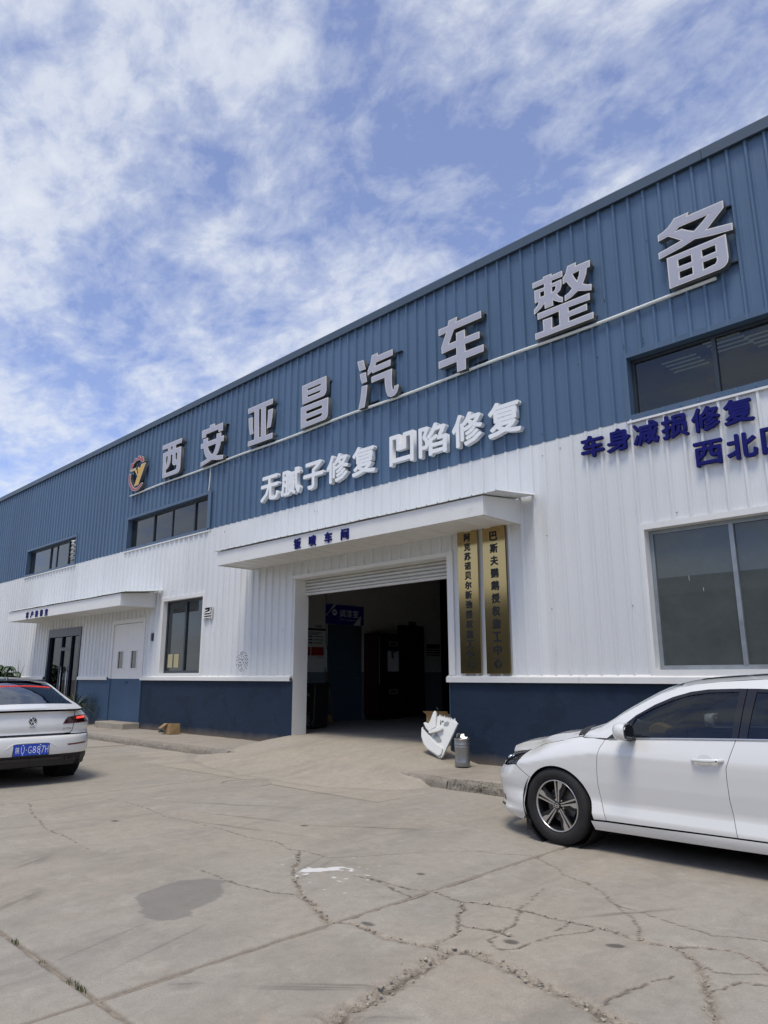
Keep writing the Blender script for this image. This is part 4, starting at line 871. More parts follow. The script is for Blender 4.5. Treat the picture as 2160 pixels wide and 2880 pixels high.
# brass plaques
m_brass = mat('polished brass', (0.43, 0.32, 0.145), 0.12, metal=1.0)
m_ink = mat('black plaque letters', (0.006, 0.006, 0.007), 0.4)
def plaque(x0, x1, z0, z1, text, zt, zb_, size, label, tilt):
    t = empty('brass_plaque', ((x0+x1)/2, -.045, (z0+z1)/2), 0, label, 'plaque', 'brass plaques beside the garage door'); t.rotation_euler = (0, tilt, 0)
    w, h = x1-x0, z1-z0
    MB().box(-w/2, w/2, -.022, .012, -h/2, h/2).build('plate', m_brass, t, bevel=.004)
    zc = (z0+z1)/2; n = len(text)
    for k, ch in enumerate(text):
        link_mesh('character', text_mesh(ch, size*1.06, size*1.08, .045, .003), m_ink, t, (0.0, -.0225, zt+(zb_-zt)*k/(n-1)-zc))
    for sx in (-w/2+.05, w/2-.05):
        MB().tube([(sx, -.004, h/2), (sx, -.004, h/2+.03)], .006, 6).build('hook', m_black, t)
plaque(-7.30, -6.89, 1.48, 3.84, '阿克苏诺贝尔新劲授权施工中心', 3.675, 1.625, .125, 'narrower lettered brass plaque hung right next to the garage opening', 0.0)
plaque(-6.785, -6.345, 1.475, 3.84, '巴斯夫鹦鹉授权施工中心', 3.63, 1.64, .145, 'brass plaque with larger letters, farther from the garage opening', 0.0)

# warehouse across the yard, seen mirrored in the windows and brass
m_opp = mat('grey warehouse wall', srgb(122, 126, 124), .7, var=.06, vscale=.6); m_opp2 = mat('pale warehouse fascia', srgb(150, 154, 150), .6)
ow = empty('warehouse', (0, -25, 0), 0, 'low grey warehouse with pale fascia across the yard', 'building')
MB().box(-45, 30, -8, 0, 0, 5.2).build('wall', m_opp, ow); MB().box(-45.2, 30.2, -8, .5, 5.201, 6.0).build('fascia', m_opp2, ow)
for k in range(12):
    MB().box(-40+k*6, -37+k*6, .0, .03, 1.2, 3.2).build('window', m_frame, ow)
for k in range(5):
    MB().box(-38+k*14, -34+k*14, .001, .05, 0, 4.0).build('door', m_plinth, ow) if False else None
# ------------------------------------------------------------------ garage interior
m_iw = mat('interior wall paint', srgb(205, 207, 202), .8, var=.06, vscale=1.5, bump=.15, bscale=8)
m_dado = mat('interior dado paint', srgb(110, 124, 132), .7, var=.08, vscale=1.5)
m_ifl = concrete_mat('workshop floor', (.34, .32, .28), (.36, .33, .28), (.2, .18, .15))
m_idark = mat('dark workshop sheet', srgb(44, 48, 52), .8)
m_steeld = mat('slate steel door', srgb(66, 84, 98), .5, var=.1, vscale=2)
m_blackcab = mat('black cabinet', srgb(26, 22, 24), .4); m_wine = mat('wine red cabinet side', srgb(62, 20, 24), .45)
IX = -14.2
rm = empty('garage_room', (0, 0, 0)); rm.parent = bld
MB().box(IX, -2.0, .24, 14, .20, .30).build('floor_slab', m_ifl, rm)
MB().box(IX-.15, IX, .365, 7.70, .301, 4.6).build('inner_wall', m_iw, rm)
MB().box(IX+.0015, IX+.006, .37, 7.69, .302, 1.54).build('dado', m_dado, rm)
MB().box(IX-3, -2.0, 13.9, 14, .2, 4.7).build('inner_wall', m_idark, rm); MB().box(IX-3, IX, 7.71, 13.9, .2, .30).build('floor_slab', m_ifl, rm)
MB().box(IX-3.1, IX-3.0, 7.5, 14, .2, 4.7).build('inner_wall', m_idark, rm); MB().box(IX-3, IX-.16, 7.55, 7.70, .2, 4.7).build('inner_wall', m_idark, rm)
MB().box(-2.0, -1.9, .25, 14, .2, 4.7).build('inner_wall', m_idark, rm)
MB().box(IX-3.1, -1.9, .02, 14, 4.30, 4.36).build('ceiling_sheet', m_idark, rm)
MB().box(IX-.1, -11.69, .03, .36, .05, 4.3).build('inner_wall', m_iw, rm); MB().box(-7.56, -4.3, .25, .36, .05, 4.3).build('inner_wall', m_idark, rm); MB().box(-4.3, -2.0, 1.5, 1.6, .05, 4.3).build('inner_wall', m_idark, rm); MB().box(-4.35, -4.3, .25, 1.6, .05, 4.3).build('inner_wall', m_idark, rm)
MB().box(-11.69, -7.56, .03, .36, 3.434, 4.3).build('inner_wall', m_iw, rm)
MB().box(IX, -6, 1.6, 1.9, 3.55, 3.85).build('ceiling_beam', m_idark, rm)
for y0, y1, zt, m, nm in ((3.16, 4.22, 2.70, m_steeld, 'inner_door'), (5.83, 6.78, 2.80, m_blackcab, 'inner_door')):
    d = empty(nm, (0, 0, 0)); d.parent = rm
    MB().box(IX+.007, IX+.05, y0, y1, .302, zt).build('leaf', m, d, bevel=.004)
    for q in ((y0-.06, y0, .302, zt+.06), (y1, y1+.06, .302, zt+.06), (y0, y1, zt+.001, zt+.06)): MB().box(IX+.007, IX+.065, q[0], q[1], q[2], q[3]).build('frame', m, d)
    MB().tube([(IX+.05, y1-.09, 1.38), (IX+.10, y1-.09, 1.38), (IX+.10, y1-.20, 1.38)], .010, 8).build('handle', m_alu, d, smooth=True)
MX = Matrix(((0, 1, 0, 0), (1, 0, 0, 0), (0, 0, 1, 0), (0, 0, 0, 1)))
def side_text(s, w, h, bold, m, x, y, z, nm, par):
    """text lying on the side wall, read from the yard side (+x)"""
    me = text_mesh(s, w, h, bold, .002); me.transform(Matrix(((0, -1, 0, 0), (1, 0, 0, 0), (0, 0, 1, 0), (0, 0, 0, 1)))); return link_mesh(nm, me, m, par, (x, y, z))
m_ww = mat('white print', (.85, .87, .88), .5); m_gb = mat('print black', (.02, .02, .022), .5); m_rd = mat('print red', srgb(150, 40, 36), .5)
sg = empty('room_sign', (IX+.01, 3.70, 3.03), 0, 'dark blue sign with white characters over the slate door inside the garage', 'sign')
MB().box(0, .03, -.68, .68, -.255, .255).build('panel', mat('sign blue', srgb(36, 48, 150), .45), sg)
side_text('调漆室', .70, .20, .004, m_ww, .0305, .13, .04, 'lettering', sg); side_text('Paint mixing room', .66, .05, .0, m_ww, .0305, .13, -.13, 'lettering', sg)
mb = MB(); mb.lathe([(0, .031), (.085, .031), (.085, .033), (0, .033)], 24, 'x', (0, -.39, .05)); mb.build('round_mark', m_ww, sg)
MB().prism([(-.42, .02), (-.38, .035), (-.33, .10), (-.37, .075), (-.43, .06)], 'x', .0332, .0345).build('mark_stroke', mat('sign blue', srgb(36, 48, 150), .45), sg)
MB().prism([(-.68, -.02), (-.68, -.06), (-.42, .255), (-.33, .255)], 'x', .0302, .0312).build('corner_stripe', m_ww, sg)
MB().prism([(.30, -.255), (.55, -.255), (.58, -.02), (.56, .0)], 'x', .0302, .0312).build('corner_stripe', m_ww, sg)
def poster(y0, y1, z0, z1, label, rows, grp=None, dark=False):
    t = empty('wall_poster', (IX+.009, (y0+y1)/2, (z0+z1)/2), 0, label, 'poster', 'paper notices on the garage wall'); w, h = y1-y0, z1-z0
    MB().box(0, .003, -w/2, w/2, -h/2, h/2).build('sheet', m_idark if dark else mat('poster paper', srgb(198, 200, 196), .7), t)
    for (a, b, c, d, m) in rows: MB().box(.0032, .0042, -w/2+a*w, -w/2+b*w, -h/2+c*h, -h/2+d*h).build('print_block', m, t)
    return t
rows = [(.02, .98, .80, .86, m_gb)]+[(.05, .80-.1*(k % 3), .74-.035*k, .755-.035*k, m_gb) for k in range(3)]+[(.10, .30, .60-.09*k, .64-.09*k, mat('print teal', srgb(40, 70, 74), .5)) for k in range(3)]+[(.36, .85, .61-.09*k, .63-.09*k, m_gb) for k in range(3)]+[(.05, .20, .08, .32, m_rd), (.25, .90, .08, .32, m_rd), (.55, .9, .03, .045, m_gb)]
ps = poster(2.40, 3.04, 1.88, 2.76, 'white notice board poster with two red panels beside the slate door', rows)
side_text('全景图', .24, .06, .01, m_gb, .0034, .05, .37, 'lettering', ps)
poster(5.49, 5.74, 1.89, 2.48, 'narrow grey notice between the tall cabinet and the black door', [(.1, .9, .1+.14*k, .17+.14*k, m_gb) for k in range(6)])
poster(6.98, 7.66, 1.58, 2.37, 'grey notice on the wall past the black door', [(.05, .95, .55+.09*k, .60+.09*k, m_gb) for k in range(4)]+[(.05, .95, .86, .98, m_gb)])
poster(6.24, 6.56, 2.875, 2.985, 'small dark sign plate fixed above the black door', [(.1, .9, .3, .7, mat('print grey', srgb(120, 124, 124), .5))], dark=True)
# tall cabinet
cb = empty('tall_cabinet', (IX+.01, 4.42, .30), 0, 'tall black and wine red cabinet with a paper notice between two doors', 'cabinet')
MB().box(.0, .50, .0, 1.02, .12, 2.27).build('body', m_wine, cb, bevel=.01); MB().box(.501, .53, .02, 1.0, .14, 2.25).build('door', m_blackcab, cb, bevel=.006)
MB().box(.02, .48, .03, .98, .0, .119).build('base', m_blackcab, cb); MB().box(.531, .545, .05, .075, .9, 2.2).build('edge_strip', m_alu, cb)
MB().box(.5305, .5325, .38, .82, 1.25, 1.80).build('notice', mat('poster paper', srgb(198, 200, 196), .7), cb)
MB().prism([(.55, 1.60), (.62, 1.60), (.60, 1.76), (.72, 1.76), (.72, 1.79), (.52, 1.79)], 'x', .5326, .5332).build('print_mark', m_gb, cb)
for z, w in ((1.99, .36), (.72, .34)):
    MB().box(.5305, .533, .44, .44+w, z-.06, z+.06).build('label_plate', mat('label grey', srgb(150, 150, 146), .6), cb); MB().box(.5331, .5336, .47, .41+w, z-.035, z+.035).build('label_print', m_gb, cb)
# bin
bn = empty('waste_bin', (-12.75, 1.42, .30), math.radians(12), 'black wheeled waste bin with pale printed front just inside the garage', 'bin')
MB().prism([(-.24, .03), (.24, .03), (.28, .92), (-.28, .92)], 'y', -.26, .26).build('body', m_plas_bin if False else mat('bin plastic', (.012, .012, .013), .5), bn, bevel=.03, seg=3)
MB().box(-.31, .31, -.30, .30, .92, .99).build('lid', mat('bin plastic', (.012, .012, .013), .5), bn, bevel=.025, seg=3)
mpb = mat('bin print grey', srgb(128, 130, 126), .6)
me = text_mesh('厨余垃圾', .26, .075, .01, .003); link_mesh('print', me, mpb, bn, (.0, -.262, .74))
MB().prism([(0, .52), (.03, .56), (.035, .50), (.0, .47), (-.035, .50), (-.03, .56)], 'y', -.2635, -.262).build('drop_mark', mpb, bn)
mb = MB()
for k in range(260):
    x, z = random.gauss(0, .085), .06+abs(random.gauss(.0, .13)); s = random.uniform(.004, .014)
    mb.prism([(x-s, z), (x, z-s), (x+s, z+s*.4), (x-s*.2, z+s)], 'y', -.2635-random.uniform(0, .0004), -.262)
tag(mb.build('printed_pattern', mpb, bn), kind='stuff')
# broom against the wall
br = empty('broom', (-13.95, 2.95, .30), 0, 'broom with straw head standing against the garage wall', 'broom')
MB().tube([(.20, .0, .12), (-.17, .02, 1.35)], .012, 8).build('handle', mat('broom stick', srgb(120, 95, 60), .6), br, smooth=True)
MB().prism([(-.16, .0), (.18, .0), (.06, .20), (-.05, .20)], 'y', -.03, .03).build('head', mat('broom straw', srgb(150, 125, 80), .8, var=.2, vscale=40), br)
# wires on the inner wall
mb = MB(); mb.tube([(IX+.02, 3.02, 3.55), (IX+.02, 3.04, 2.5), (IX+.02, 3.08, 2.1), (IX+.03, 3.11, 2.25)], .007, 6); mb.build('wall_cable', m_gb, rm, smooth=True)

# ------------------------------------------------------------------ things at the garage corner
m_dp = mat('white door trim plastic', srgb(222, 223, 218), .45, var=.03, vscale=8); m_dpg = mat('grey clear plastic', srgb(150, 154, 152), .35)
DP = {'outline': [(-0.053, 0.642), (-0.026, 0.648), (0.029, 0.639), (0.264, 0.586), (0.276, 0.567), (0.305, 0.548), (0.094, 0.057), (0.069, 0.025), (0.033, 0.016), (-0.17, 0.136), (-0.242, 0.22), (-0.287, 0.325), (-0.29, 0.453), (-0.274, 0.478), (-0.16, .40), (-.057, .48)],
 'lower': [(-0.29, 0.453), (-0.274, 0.478), (-0.20, .415), (-0.026, 0.228), (0.046, 0.202), (0.092, 0.156), (0.081, 0.08), (0.031, 0.04), (-0.171, 0.145), (-0.243, 0.229), (-0.284, 0.325)],
 'upper': [(-0.27, 0.533), (-0.238, 0.55), (-0.183, 0.525), (-.157, .575), (-0.113, 0.706), (-0.082, 0.732), (-0.06, 0.687), (-0.057, 0.48), (-0.159, 0.398), (-.22, .45)],
 'arm': [(-0.159, 0.398), (-0.002, 0.476), (0.051, 0.483), (0.077, 0.459), (0.071, 0.435), (-0.007, 0.403), (-0.146, 0.369)],
 'pocket': [(-0.098, 0.322), (-0.051, 0.401), (0.019, 0.336), (0.054, 0.279), (0.047, 0.255), (-0.017, 0.248)],
 'slot': [(-0.262, 0.492), (-0.165, 0.403), (-0.001, 0.460), (0.005, 0.447), (-0.157, 0.362), (-0.257, 0.450)],
 'edge': [(0.227, 0.575), (0.305, 0.548), (0.094, 0.057), (0.069, 0.025), (0.042, 0.04), (0.078, 0.118)],
 'speaker': [(0.066, 0.503), (0.079, 0.552), (0.12, 0.573), (0.159, 0.559), (0.151, 0.515), (0.115, 0.494)],
 'hole1': [(0.008, 0.585), (0.017, 0.585), (0.031, 0.531), (0.011, 0.511)], 'hole2': [(0.033, 0.58), (0.066, 0.581), (0.057, 0.551), (0.035, 0.556)]}
dp = empty('car_door_panel', (-7.45, -.50, .195), math.radians(18), 'white plastic car door trim panel leaning at the garage corner', 'door panel'); dp.rotation_euler = (math.radians(-14), 0, math.radians(18))
def dpart(nm, key, y0, y1, m, bev=.008, s=1.0, par=None):
    p = DP[key]; o = link_mesh(nm, shape_mesh(nm, [p], y0, y1), m, par or dp)
    if bev:
        b = o.modifiers.new('b', 'BEVEL'); b.width = bev; b.segments = 3; b.limit_method = 'ANGLE'; b.angle_limit = rad(50)
        w = o.modifiers.new('w', 'WELD'); w.merge_threshold = .0005; o.modifiers.move(1, 0)
    return o
base = dpart('panel', 'outline', -.018, .02, m_dp, .006); dpart('map_pocket', 'lower', -.060, -.0185, m_dp, .014); dpart('upper_trim', 'upper', -.050, .015, m_dp, .012)
dpart('armrest', 'arm', -.085, -.019, m_dp, .012); dpart('pull_recess', 'slot', -.064, -.040, m_gb, .0); dpart('pocket_liner', 'pocket', -.0225, -.0185, m_dpg, .0); dpart('edge_flange', 'edge', -.030, -.0187, m_dp, .005)
dpart('speaker_mesh', 'speaker', -.0215, -.0185, m_dpg, .0); dpart('switch_hole', 'hole1', -.0205, -.0186, m_gb, .0); dpart('switch_hole', 'hole2', -.0205, -.0186, m_gb, .0)
for k in range(10):
    x = -.03+.029*k; z = .650-.0062*k
    MB().prism([(x, z-.012), (x+.022, z-.016), (x+.018, z+.012+.02*((k*7) % 3 == 0)), (x+.006, z+.016+.012*((k*5) % 2))], 'y', -.012, .012+.003*(k % 3)).build('clip', m_dp, dp, bevel=.002)
MB().tube([(-.06, .0, .60), (-.03, -.01, .69), (-.05, -.005, .76), (-.085, .01, .79)], .006, 6).build('cable', m_gb, dp, smooth=True)
# paint tin
m_tin = mat('galvanised tin', srgb(150, 152, 152), .38, metal=.75, var=.12, vscale=9, bump=.05, bscale=30)
tn = empty('paint_tin', (-6.99, -.47, .135), 0, 'grey ribbed metal tin full of scrap standing against the navy plinth', 'tin')
prof = [(.0, .0), (.108, .0), (.112, .006), (.112, .05), (.114, .056), (.114, .062), (.112, .068), (.112, .27), (.115, .277), (.112, .284), (.112, .31), (.115, .316), (.112, .322), (.112, .385), (.116, .392), (.112, .398), (.106, .396), (.106, .30), (0, .30)]
MB().lathe(prof, 40, 'z').build('can', m_tin, tn, smooth=True, autos=35)
mb = MB(); mb.lathe([(.022, -.003), (.055, -.003), (.055, .003), (.022, .003), (.022, -.003)], 24, 'y'); mb.build('scrap_ring', m_tin, tn, loc=(-.05, .0, .42), rot=(.5, .35, .2))
mb = MB(); mb.prism([(-.04, -.02), (.05, -.035), (.065, .02), (.02, .01), (-.01, .05), (-.045, .03)], 'y', -.0015, .0015); mb.build('scrap_foil', mat('bright foil', (.3, .3, .3), .35, metal=1), tn, loc=(.04, -.02, .42), rot=(-.6, .3, .3))
mb = MB(); mb.prism([(-.06, -.05), (.05, -.03), (.02, .04), (-.05, .03)], 'y', -.002, .002); mb.build('scrap_plate', m_tin, tn, loc=(0, .03, .40), rot=(-.3, -.5, .4))
# cardboard boxes
m_card = mat('cardboard', srgb(150, 124, 86), .85, var=.12, vscale=6, dirt=(srgb(110, 88, 60), 9, .55, .75, .6))
b1 = empty('cardboard_box', (-15.80, -.30, .125), math.radians(-8), 'crushed brown cardboard box lying by the navy plinth on the pavement', 'box', 'cardboard boxes')
MB().add([(-.20, -.13, 0), (.20, -.15, 0), (.19, .12, 0), (-.20, .13, 0), (-.19, -.12, .23), (.18, -.12, .25), (.19, .11, .24), (-.19, .12, .22)], [(0, 3, 2, 1), (4, 5, 6, 7), (1, 2, 6, 5), (2, 3, 7, 6), (3, 0, 4, 7), (0, 1, 5, 4)]).build('carton', m_card, b1, bevel=.004)
MB().add([(-.19, -.125, .232), (.02, -.125, .24), (.0, -.27, .13), (-.23, -.26, .12), (-.19, -.125, .236), (.02, -.125, .244), (.0, -.274, .134), (-.23, -.264, .124)], [(0, 1, 2, 3), (4, 5, 6, 7), (0, 1, 5, 4), (1, 2, 6, 5), (2, 3, 7, 6), (3, 0, 4, 7)]).build('flap', m_card, b1)
b2 = empty('cardboard_box', (-8.10, .45, .30), math.radians(5), 'brown cardboard box inside the garage behind the white door panel', 'box', 'cardboard boxes')
MB().box(-.24, .22, -.18, .18, 0, .50).build('carton', m_card, b2, bevel=.004)
MB().add([(-.24, -.18, .50), (.22, -.18, .50), (.24, -.25, .57), (-.27, -.25, .56)], [(0, 1, 2, 3)]).build('flap', m_card, b2)
# scrap of dark rag by the plinth
rg = empty('rag', (-16.45, -.22, .13), 0, 'small crumpled dark green rag on the pavement near the crushed box', 'rag')
mb = MB(); mb.lathe([(0, .05), (.02, .045), (.05, .02), (.07, .0)], 9, 'z'); o = mb.build('cloth', mat('dark green rag', (.01, .03, .025), .9), rg); 
for v in o.data.vertices: v.co += Vector((random.uniform(-.02, .02), random.uniform(-.02, .02), random.uniform(-.012, .015)))

# ------------------------------------------------------------------ plants
m_leaf = mat('dark glossy leaf', (.040, .078, .028), .40, var=.4, vscale=9); m_leaf2 = mat('strap leaf', (.055, .075, .032), .5, var=.5, vscale=12)
m_stem = mat('woody stem', srgb(92, 78, 60), .8); m_pot = mat('glazed pot', srgb(120, 118, 110), .4, var=.1, vscale=4)
def pot(parent, r, h):
    MB().lathe([(0, .0), (r*.72, .0), (r*.98, h*.92), (r*1.05, h*.93), (r*1.05, h), (r*.92, h), (r*.90, h*.9), (0, h*.9)], 28, 'z').build('pot', m_pot, parent, smooth=True, autos=40)
def leaf(mb, base, d, L, w, droop, fold=.25):
    """an arched leaf blade of 4 segments with a folded midrib"""
    d = Vector(d).normalized(); side = d.cross(Vector((0, 0, 1))); side = side.normalized() if side.length > .05 else Vector((1, 0, 0))
    p = Vector(base); n = len(mb.v); prev = None
    ws = [.25, .85, 1.0, .65, .06]
    for i in range(5):
        up = side.cross(d).normalized()
        for k in (-1, 0, 1): mb.v.append(tuple(p+side*k*w*ws[i]*.5+up*(abs(k)*w*ws[i]*fold)))
        d = (d+Vector((0, 0, -droop))).normalized(); p = p+d*L/4
    for i in range(4):
        for k in (0, 1):
            a = n+i*3+k; mb.f.append((a, a+1, a+4, a+3))
bush = empty('umbrella_plant', (-27.0, -.75, .12), 0, 'bushy dark leaved plant standing before the white wall left of the entrance', 'plant')
pot(bush, .22, .38); mb = MB(); lf = MB()
for k in range(40):
    a = random.uniform(0, 6.28); r = random.uniform(.05, .95); hh = random.uniform(1.1, 1.9)-.35*max(0, r-.5)
    tip = Vector((math.cos(a)*r*.95, math.sin(a)*r*.55, hh)); mid = Vector((tip.x*.35, tip.y*.35, hh*.65))
    mb.tube([(0, 0, .34), tuple(mid), tuple(tip)], .01, 6, True, [.016, .010, .005])
    for c in range(5):
        q = mid.lerp(tip, .35+.65*c/4)+Vector((random.uniform(-.12, .12), random.uniform(-.10, .10), random.uniform(-.05, .08))); mb.tube([tuple(mid.lerp(tip, .3+.65*c/4)), tuple(q)], .004, 4)
        n = random.randint(6, 9); a0 = random.uniform(0, 6.28)
        for j in range(n):
            t = a0+6.28*j/n; leaf(lf, q, (math.cos(t), math.sin(t), .25), random.uniform(.20, .34), random.uniform(.07, .11), .38)
mb.build('stems', m_stem, bush, smooth=True); tag(lf.build('foliage', m_leaf, bush, smooth=True, fix=False), kind='stuff')
tw = empty('twig_plant', (-25.7, -.5, .12), 0, 'nearly bare twigs in a pot beside the bushy plant', 'plant'); pot(tw, .16, .9)
mb = MB(); mb.tube([(-.05, 0, .85), (-.12, .05, 1.3), (-.22, .08, 1.86)], .008, 6, True, [.012, .010, .005]); mb.tube([(0, 0, .85), (.10, .02, 1.25), (.42, .05, 1.70)], .008, 6, True, [.012, .010, .005]); mb.build('stems', m_stem, tw)
lf = MB()
for k in range(12): leaf(lf, (random.uniform(-.12, .25), random.uniform(-.05, .05), 1.28+random.uniform(-.04, .08)), (random.uniform(-1, 1), random.uniform(-.6, .6), .5), .14, .05, .3)
tag(lf.build('foliage', m_leaf, tw, smooth=True, fix=False), kind='stuff')
sp = empty('spider_plant', (-20.95, -.50, .12), 0, 'spider plant with long arching strap leaves in a pot by the entrance', 'plant'); pot(sp, .17, .42); lf = MB()
for k in range(120):
    a = random.uniform(0, 6.28); el = random.uniform(.8, 2.6); leaf(lf, (math.cos(a)*.05, math.sin(a)*.05, .40), (math.cos(a), math.sin(a), el), random.uniform(.5, .95), random.uniform(.024, .04), random.uniform(.22, .55), .15)
tag(lf.build('foliage', m_leaf2, sp, smooth=True, fix=False), kind='stuff')
# ------------------------------------------------------------------ cars
m_paint = mat('pearl white car paint', (0.73, 0.735, 0.71), 0.34, spec=0.5, coat=1.0, coat_rough=0.02)
m_pblack = mat('gloss black car trim', (0.012, 0.012, 0.014), 0.12, spec=0.6)
m_plas = mat('black car plastic', (0.016, 0.016, 0.017), 0.6)
m_well = mat('wheel well black', (0.005, 0.005, 0.005), 0.95)
m_chrome = mat('bright trim', (0.75, 0.76, 0.77), 0.15, metal=1.0)
m_tyre = mat('tyre rubber', (0.022, 0.022, 0.023), 0.75, spec=0.35, var=0.25, vscale=9, bump=0.15, bscale=60)
m_alloy = mat('machined alloy', (0.58, 0.57, 0.55), 0.30, metal=0.85)
m_alloyb = mat('black alloy pocket', (0.012, 0.012, 0.013), 0.35)
m_disc = mat('brake steel', (0.20, 0.19, 0.18), 0.45, metal=0.7)
m_cglass = glass_mat('car side glass', (0.36, 0.39, 0.39), boost=1.3)
m_wglass = glass_mat('car windscreen', (0.55, 0.60, 0.58), boost=1.3)
m_dglass = glass_mat('dark car glass', (0.045, 0.05, 0.06), boost=1.3)
m_lamp = glass_mat('lamp cover', (0.75, 0.76, 0.78), boost=1.2)
m_redlens = mat('red lamp lens', (0.06, 0.002, 0.004), 0.12, coat=1.0)
m_redlit = mat('lit red lamp', (0.6, 0.02, 0.02), 0.3, emit=(1.0, 0.07, 0.05, 1.1))
m_reflc = mat('dark red reflector', (0.13, 0.012, 0.014), 0.2, coat=1.0)
m_seat = mat('car seat fabric', (0.03, 0.03, 0.032), 0.85)

def pchip(tbl):
    xs = np.array([a for a, b in tbl], float); ys = np.array([b for a, b in tbl], float); h = np.diff(xs); d = np.diff(ys)/h
    m = np.zeros(len(xs)); m[0], m[-1] = d[0], d[-1]
    for i in range(1, len(xs)-1):
        if d[i-1]*d[i] > 0:
            w1, w2 = 2*h[i]+h[i-1], h[i]+2*h[i-1]; m[i] = (w1+w2)/(w1/d[i-1]+w2/d[i])
    X, Y, Mm = xs.tolist(), ys.tolist(), m.tolist()
    import bisect
    def f(x):
        if x <= X[0]: return Y[0]
        if x >= X[-1]: return Y[-1]
        i = bisect.bisect_right(X, x)-1; hh = X[i+1]-X[i]; t = (x-X[i])/hh
        return Y[i]*(1+2*t)*(1-t)**2+hh*Mm[i]*t*(1-t)**2+Y[i+1]*t*t*(3-2*t)+hh*Mm[i+1]*t*t*(t-1)
    return f
SF = 1.6
TH = np.linspace(0, math.pi/2, 64)
class CarShape:
    def __init__(s, **k):
        s.L, s.W, s.xf, s.xr = k['L'], k['W'], k['xf'], k['xr']; s.pf, s.qf, s.pr, s.qr = k['pf'], k['qf'], k['pr'], k['qr']
        for n in ('xn', 'xt', 'T', 'z0', 'ztop', 'low', 'zr', 'yr', 'crown', 'bulge', 'Wx'): setattr(s, n, pchip(k[n]))
        lz = k['low']; s.low = (lambda z, a=[q[0] for q in lz], b=[q[1] for q in lz]: float(np.interp(z, a, b)))
        s.cache = {}
    def inset(s, x, z):
        a, b = s.z0(x), s.ztop(x); t = max(0.0, (z-a)/max(.02, b-a))
        e = 2.0-.68*min(1.0, max(0.0, (x-.85)/.5))*min(1.0, max(0.0, (3.9-x)/.4))
        return s.T(x)*min(1.6, t)**e + s.low(z)
    def half(s, x, z):
        w = s.Wx(x)-s.inset(x, z)
        if x < s.xf:
            t = min(1.0, max(0, (s.xf-x)/(s.xf-s.xn(z)))); w *= max(0.0, 1-t**s.pf)**(1/s.qf)
        elif x > s.xr:
            t = min(1.0, max(0, (x-s.xr)/(s.xt(z)-s.xr))); w *= max(0.0, 1-t**s.pr)**(1/s.qr)
        return w
    def contour(s, z, end):
        key = (round(z, 4), end)
        if key in s.cache: return s.cache[key]
        if end == 'f': xo, xe, p, q = s.xf, s.xn(z), s.pf, s.qf
        else: xo, xe, p, q = s.xr, s.xt(z), s.pr, s.qr
        th = TH[::-1]; c = np.cos(th); c[0] = 0.0
        xs = xo+(xe-xo)*np.power(np.abs(c), 2/p); sn = np.power(np.sin(th), 2/q)
        ys = np.array([(s.Wx(x)-s.inset(x, z)) for x in xs])*sn
        a = np.concatenate([[0], np.cumsum(np.hypot(np.diff(xs), np.diff(ys)))]); a /= a[-1]
        s.cache[key] = (xs, ys, a); return s.cache[key]
    def body(s, u, z, sd=1):
        if s.xf <= u <= s.xr: return Vector((u, sd*s.half(u, z), z))
        if u < s.xf: a = (s.xf-u)/SF; end = 'f'
        else: a = (u-s.xr)/SF; end = 'r'
        sg = 1.0
        if a > 1: a = 2-a; sg = -1.0
        a = max(0.0, a); xs, ys, ar = s.contour(z, end)
        return Vector((float(np.interp(a, ar, xs)), sd*sg*float(np.interp(a, ar, ys)), z))
    def ux(s, x, z):
        """body coordinate of a point given by its x"""
        if s.xf <= x <= s.xr: return x
        end = 'f' if x < s.xf else 'r'; xs, ys, ar = s.contour(z, end)
        if end == 'f': return s.xf-SF*float(np.interp(-x, -xs, ar))
        return s.xr+SF*float(np.interp(x, xs, ar))
    def uy(s, y, z, end):
        xs, ys, ar = s.contour(z, end); a = float(np.interp(-abs(y), -ys, ar))
        if y < 0: a = 2-a
        return s.xf-SF*a if end == 'f' else s.xr+SF*a
    def green(s, x, z, sd=1):
        zb = s.ztop(x); yb = s.half(x, zb); zr, yr = s.zr(x), s.yr(x)+.012; f = (z-zb)/max(.03, zr-zb)
        y = yb+(yr-yb)*f+.022*math.sin(math.pi*min(1, max(0, f)))
        return Vector((x, sd*y, z))
    def top(s, x, v, sd=1):
        e = 1-abs(v)**2.4
        return Vector((x-s.bulge(x)*(1-v*v), sd*v*s.yr(x), s.zr(x)+s.crown(x)*e))
def poly_cells(poly, res):
    """fine convex cells filling a 2-D polygon: the outline stays exact, the inside follows a grid"""
    bm = bmesh.new(); vs = [bm.verts.new((p[0], p[1], 0)) for p in poly]; bm.faces.new(vs)
    for ax in (0, 1):
        lo = min(p[ax] for p in poly); hi = max(p[ax] for p in poly); n = max(1, int(math.ceil((hi-lo)/res)))
        for k in range(1, n):
            c = lo+(hi-lo)*k/n; co = (c, 0, 0) if ax == 0 else (0, c, 0); no = (1, 0, 0) if ax == 0 else (0, 1, 0)
            bmesh.ops.bisect_plane(bm, geom=bm.verts[:]+bm.edges[:]+bm.faces[:], plane_co=co, plane_no=no, dist=1e-6)
    bmesh.ops.connect_verts_concave(bm, faces=bm.faces[:])
    bm.verts.ensure_lookup_table(); bm.verts.index_update()
    P = [(v.co.x, v.co.y) for v in bm.verts]; Fs = [tuple(v.index for v in f.verts) for f in bm.faces]
    E = [(e.verts[0].index, e.verts[1].index) for e in bm.edges if len(e.link_faces) == 1]
    bm.free(); return P, Fs, E
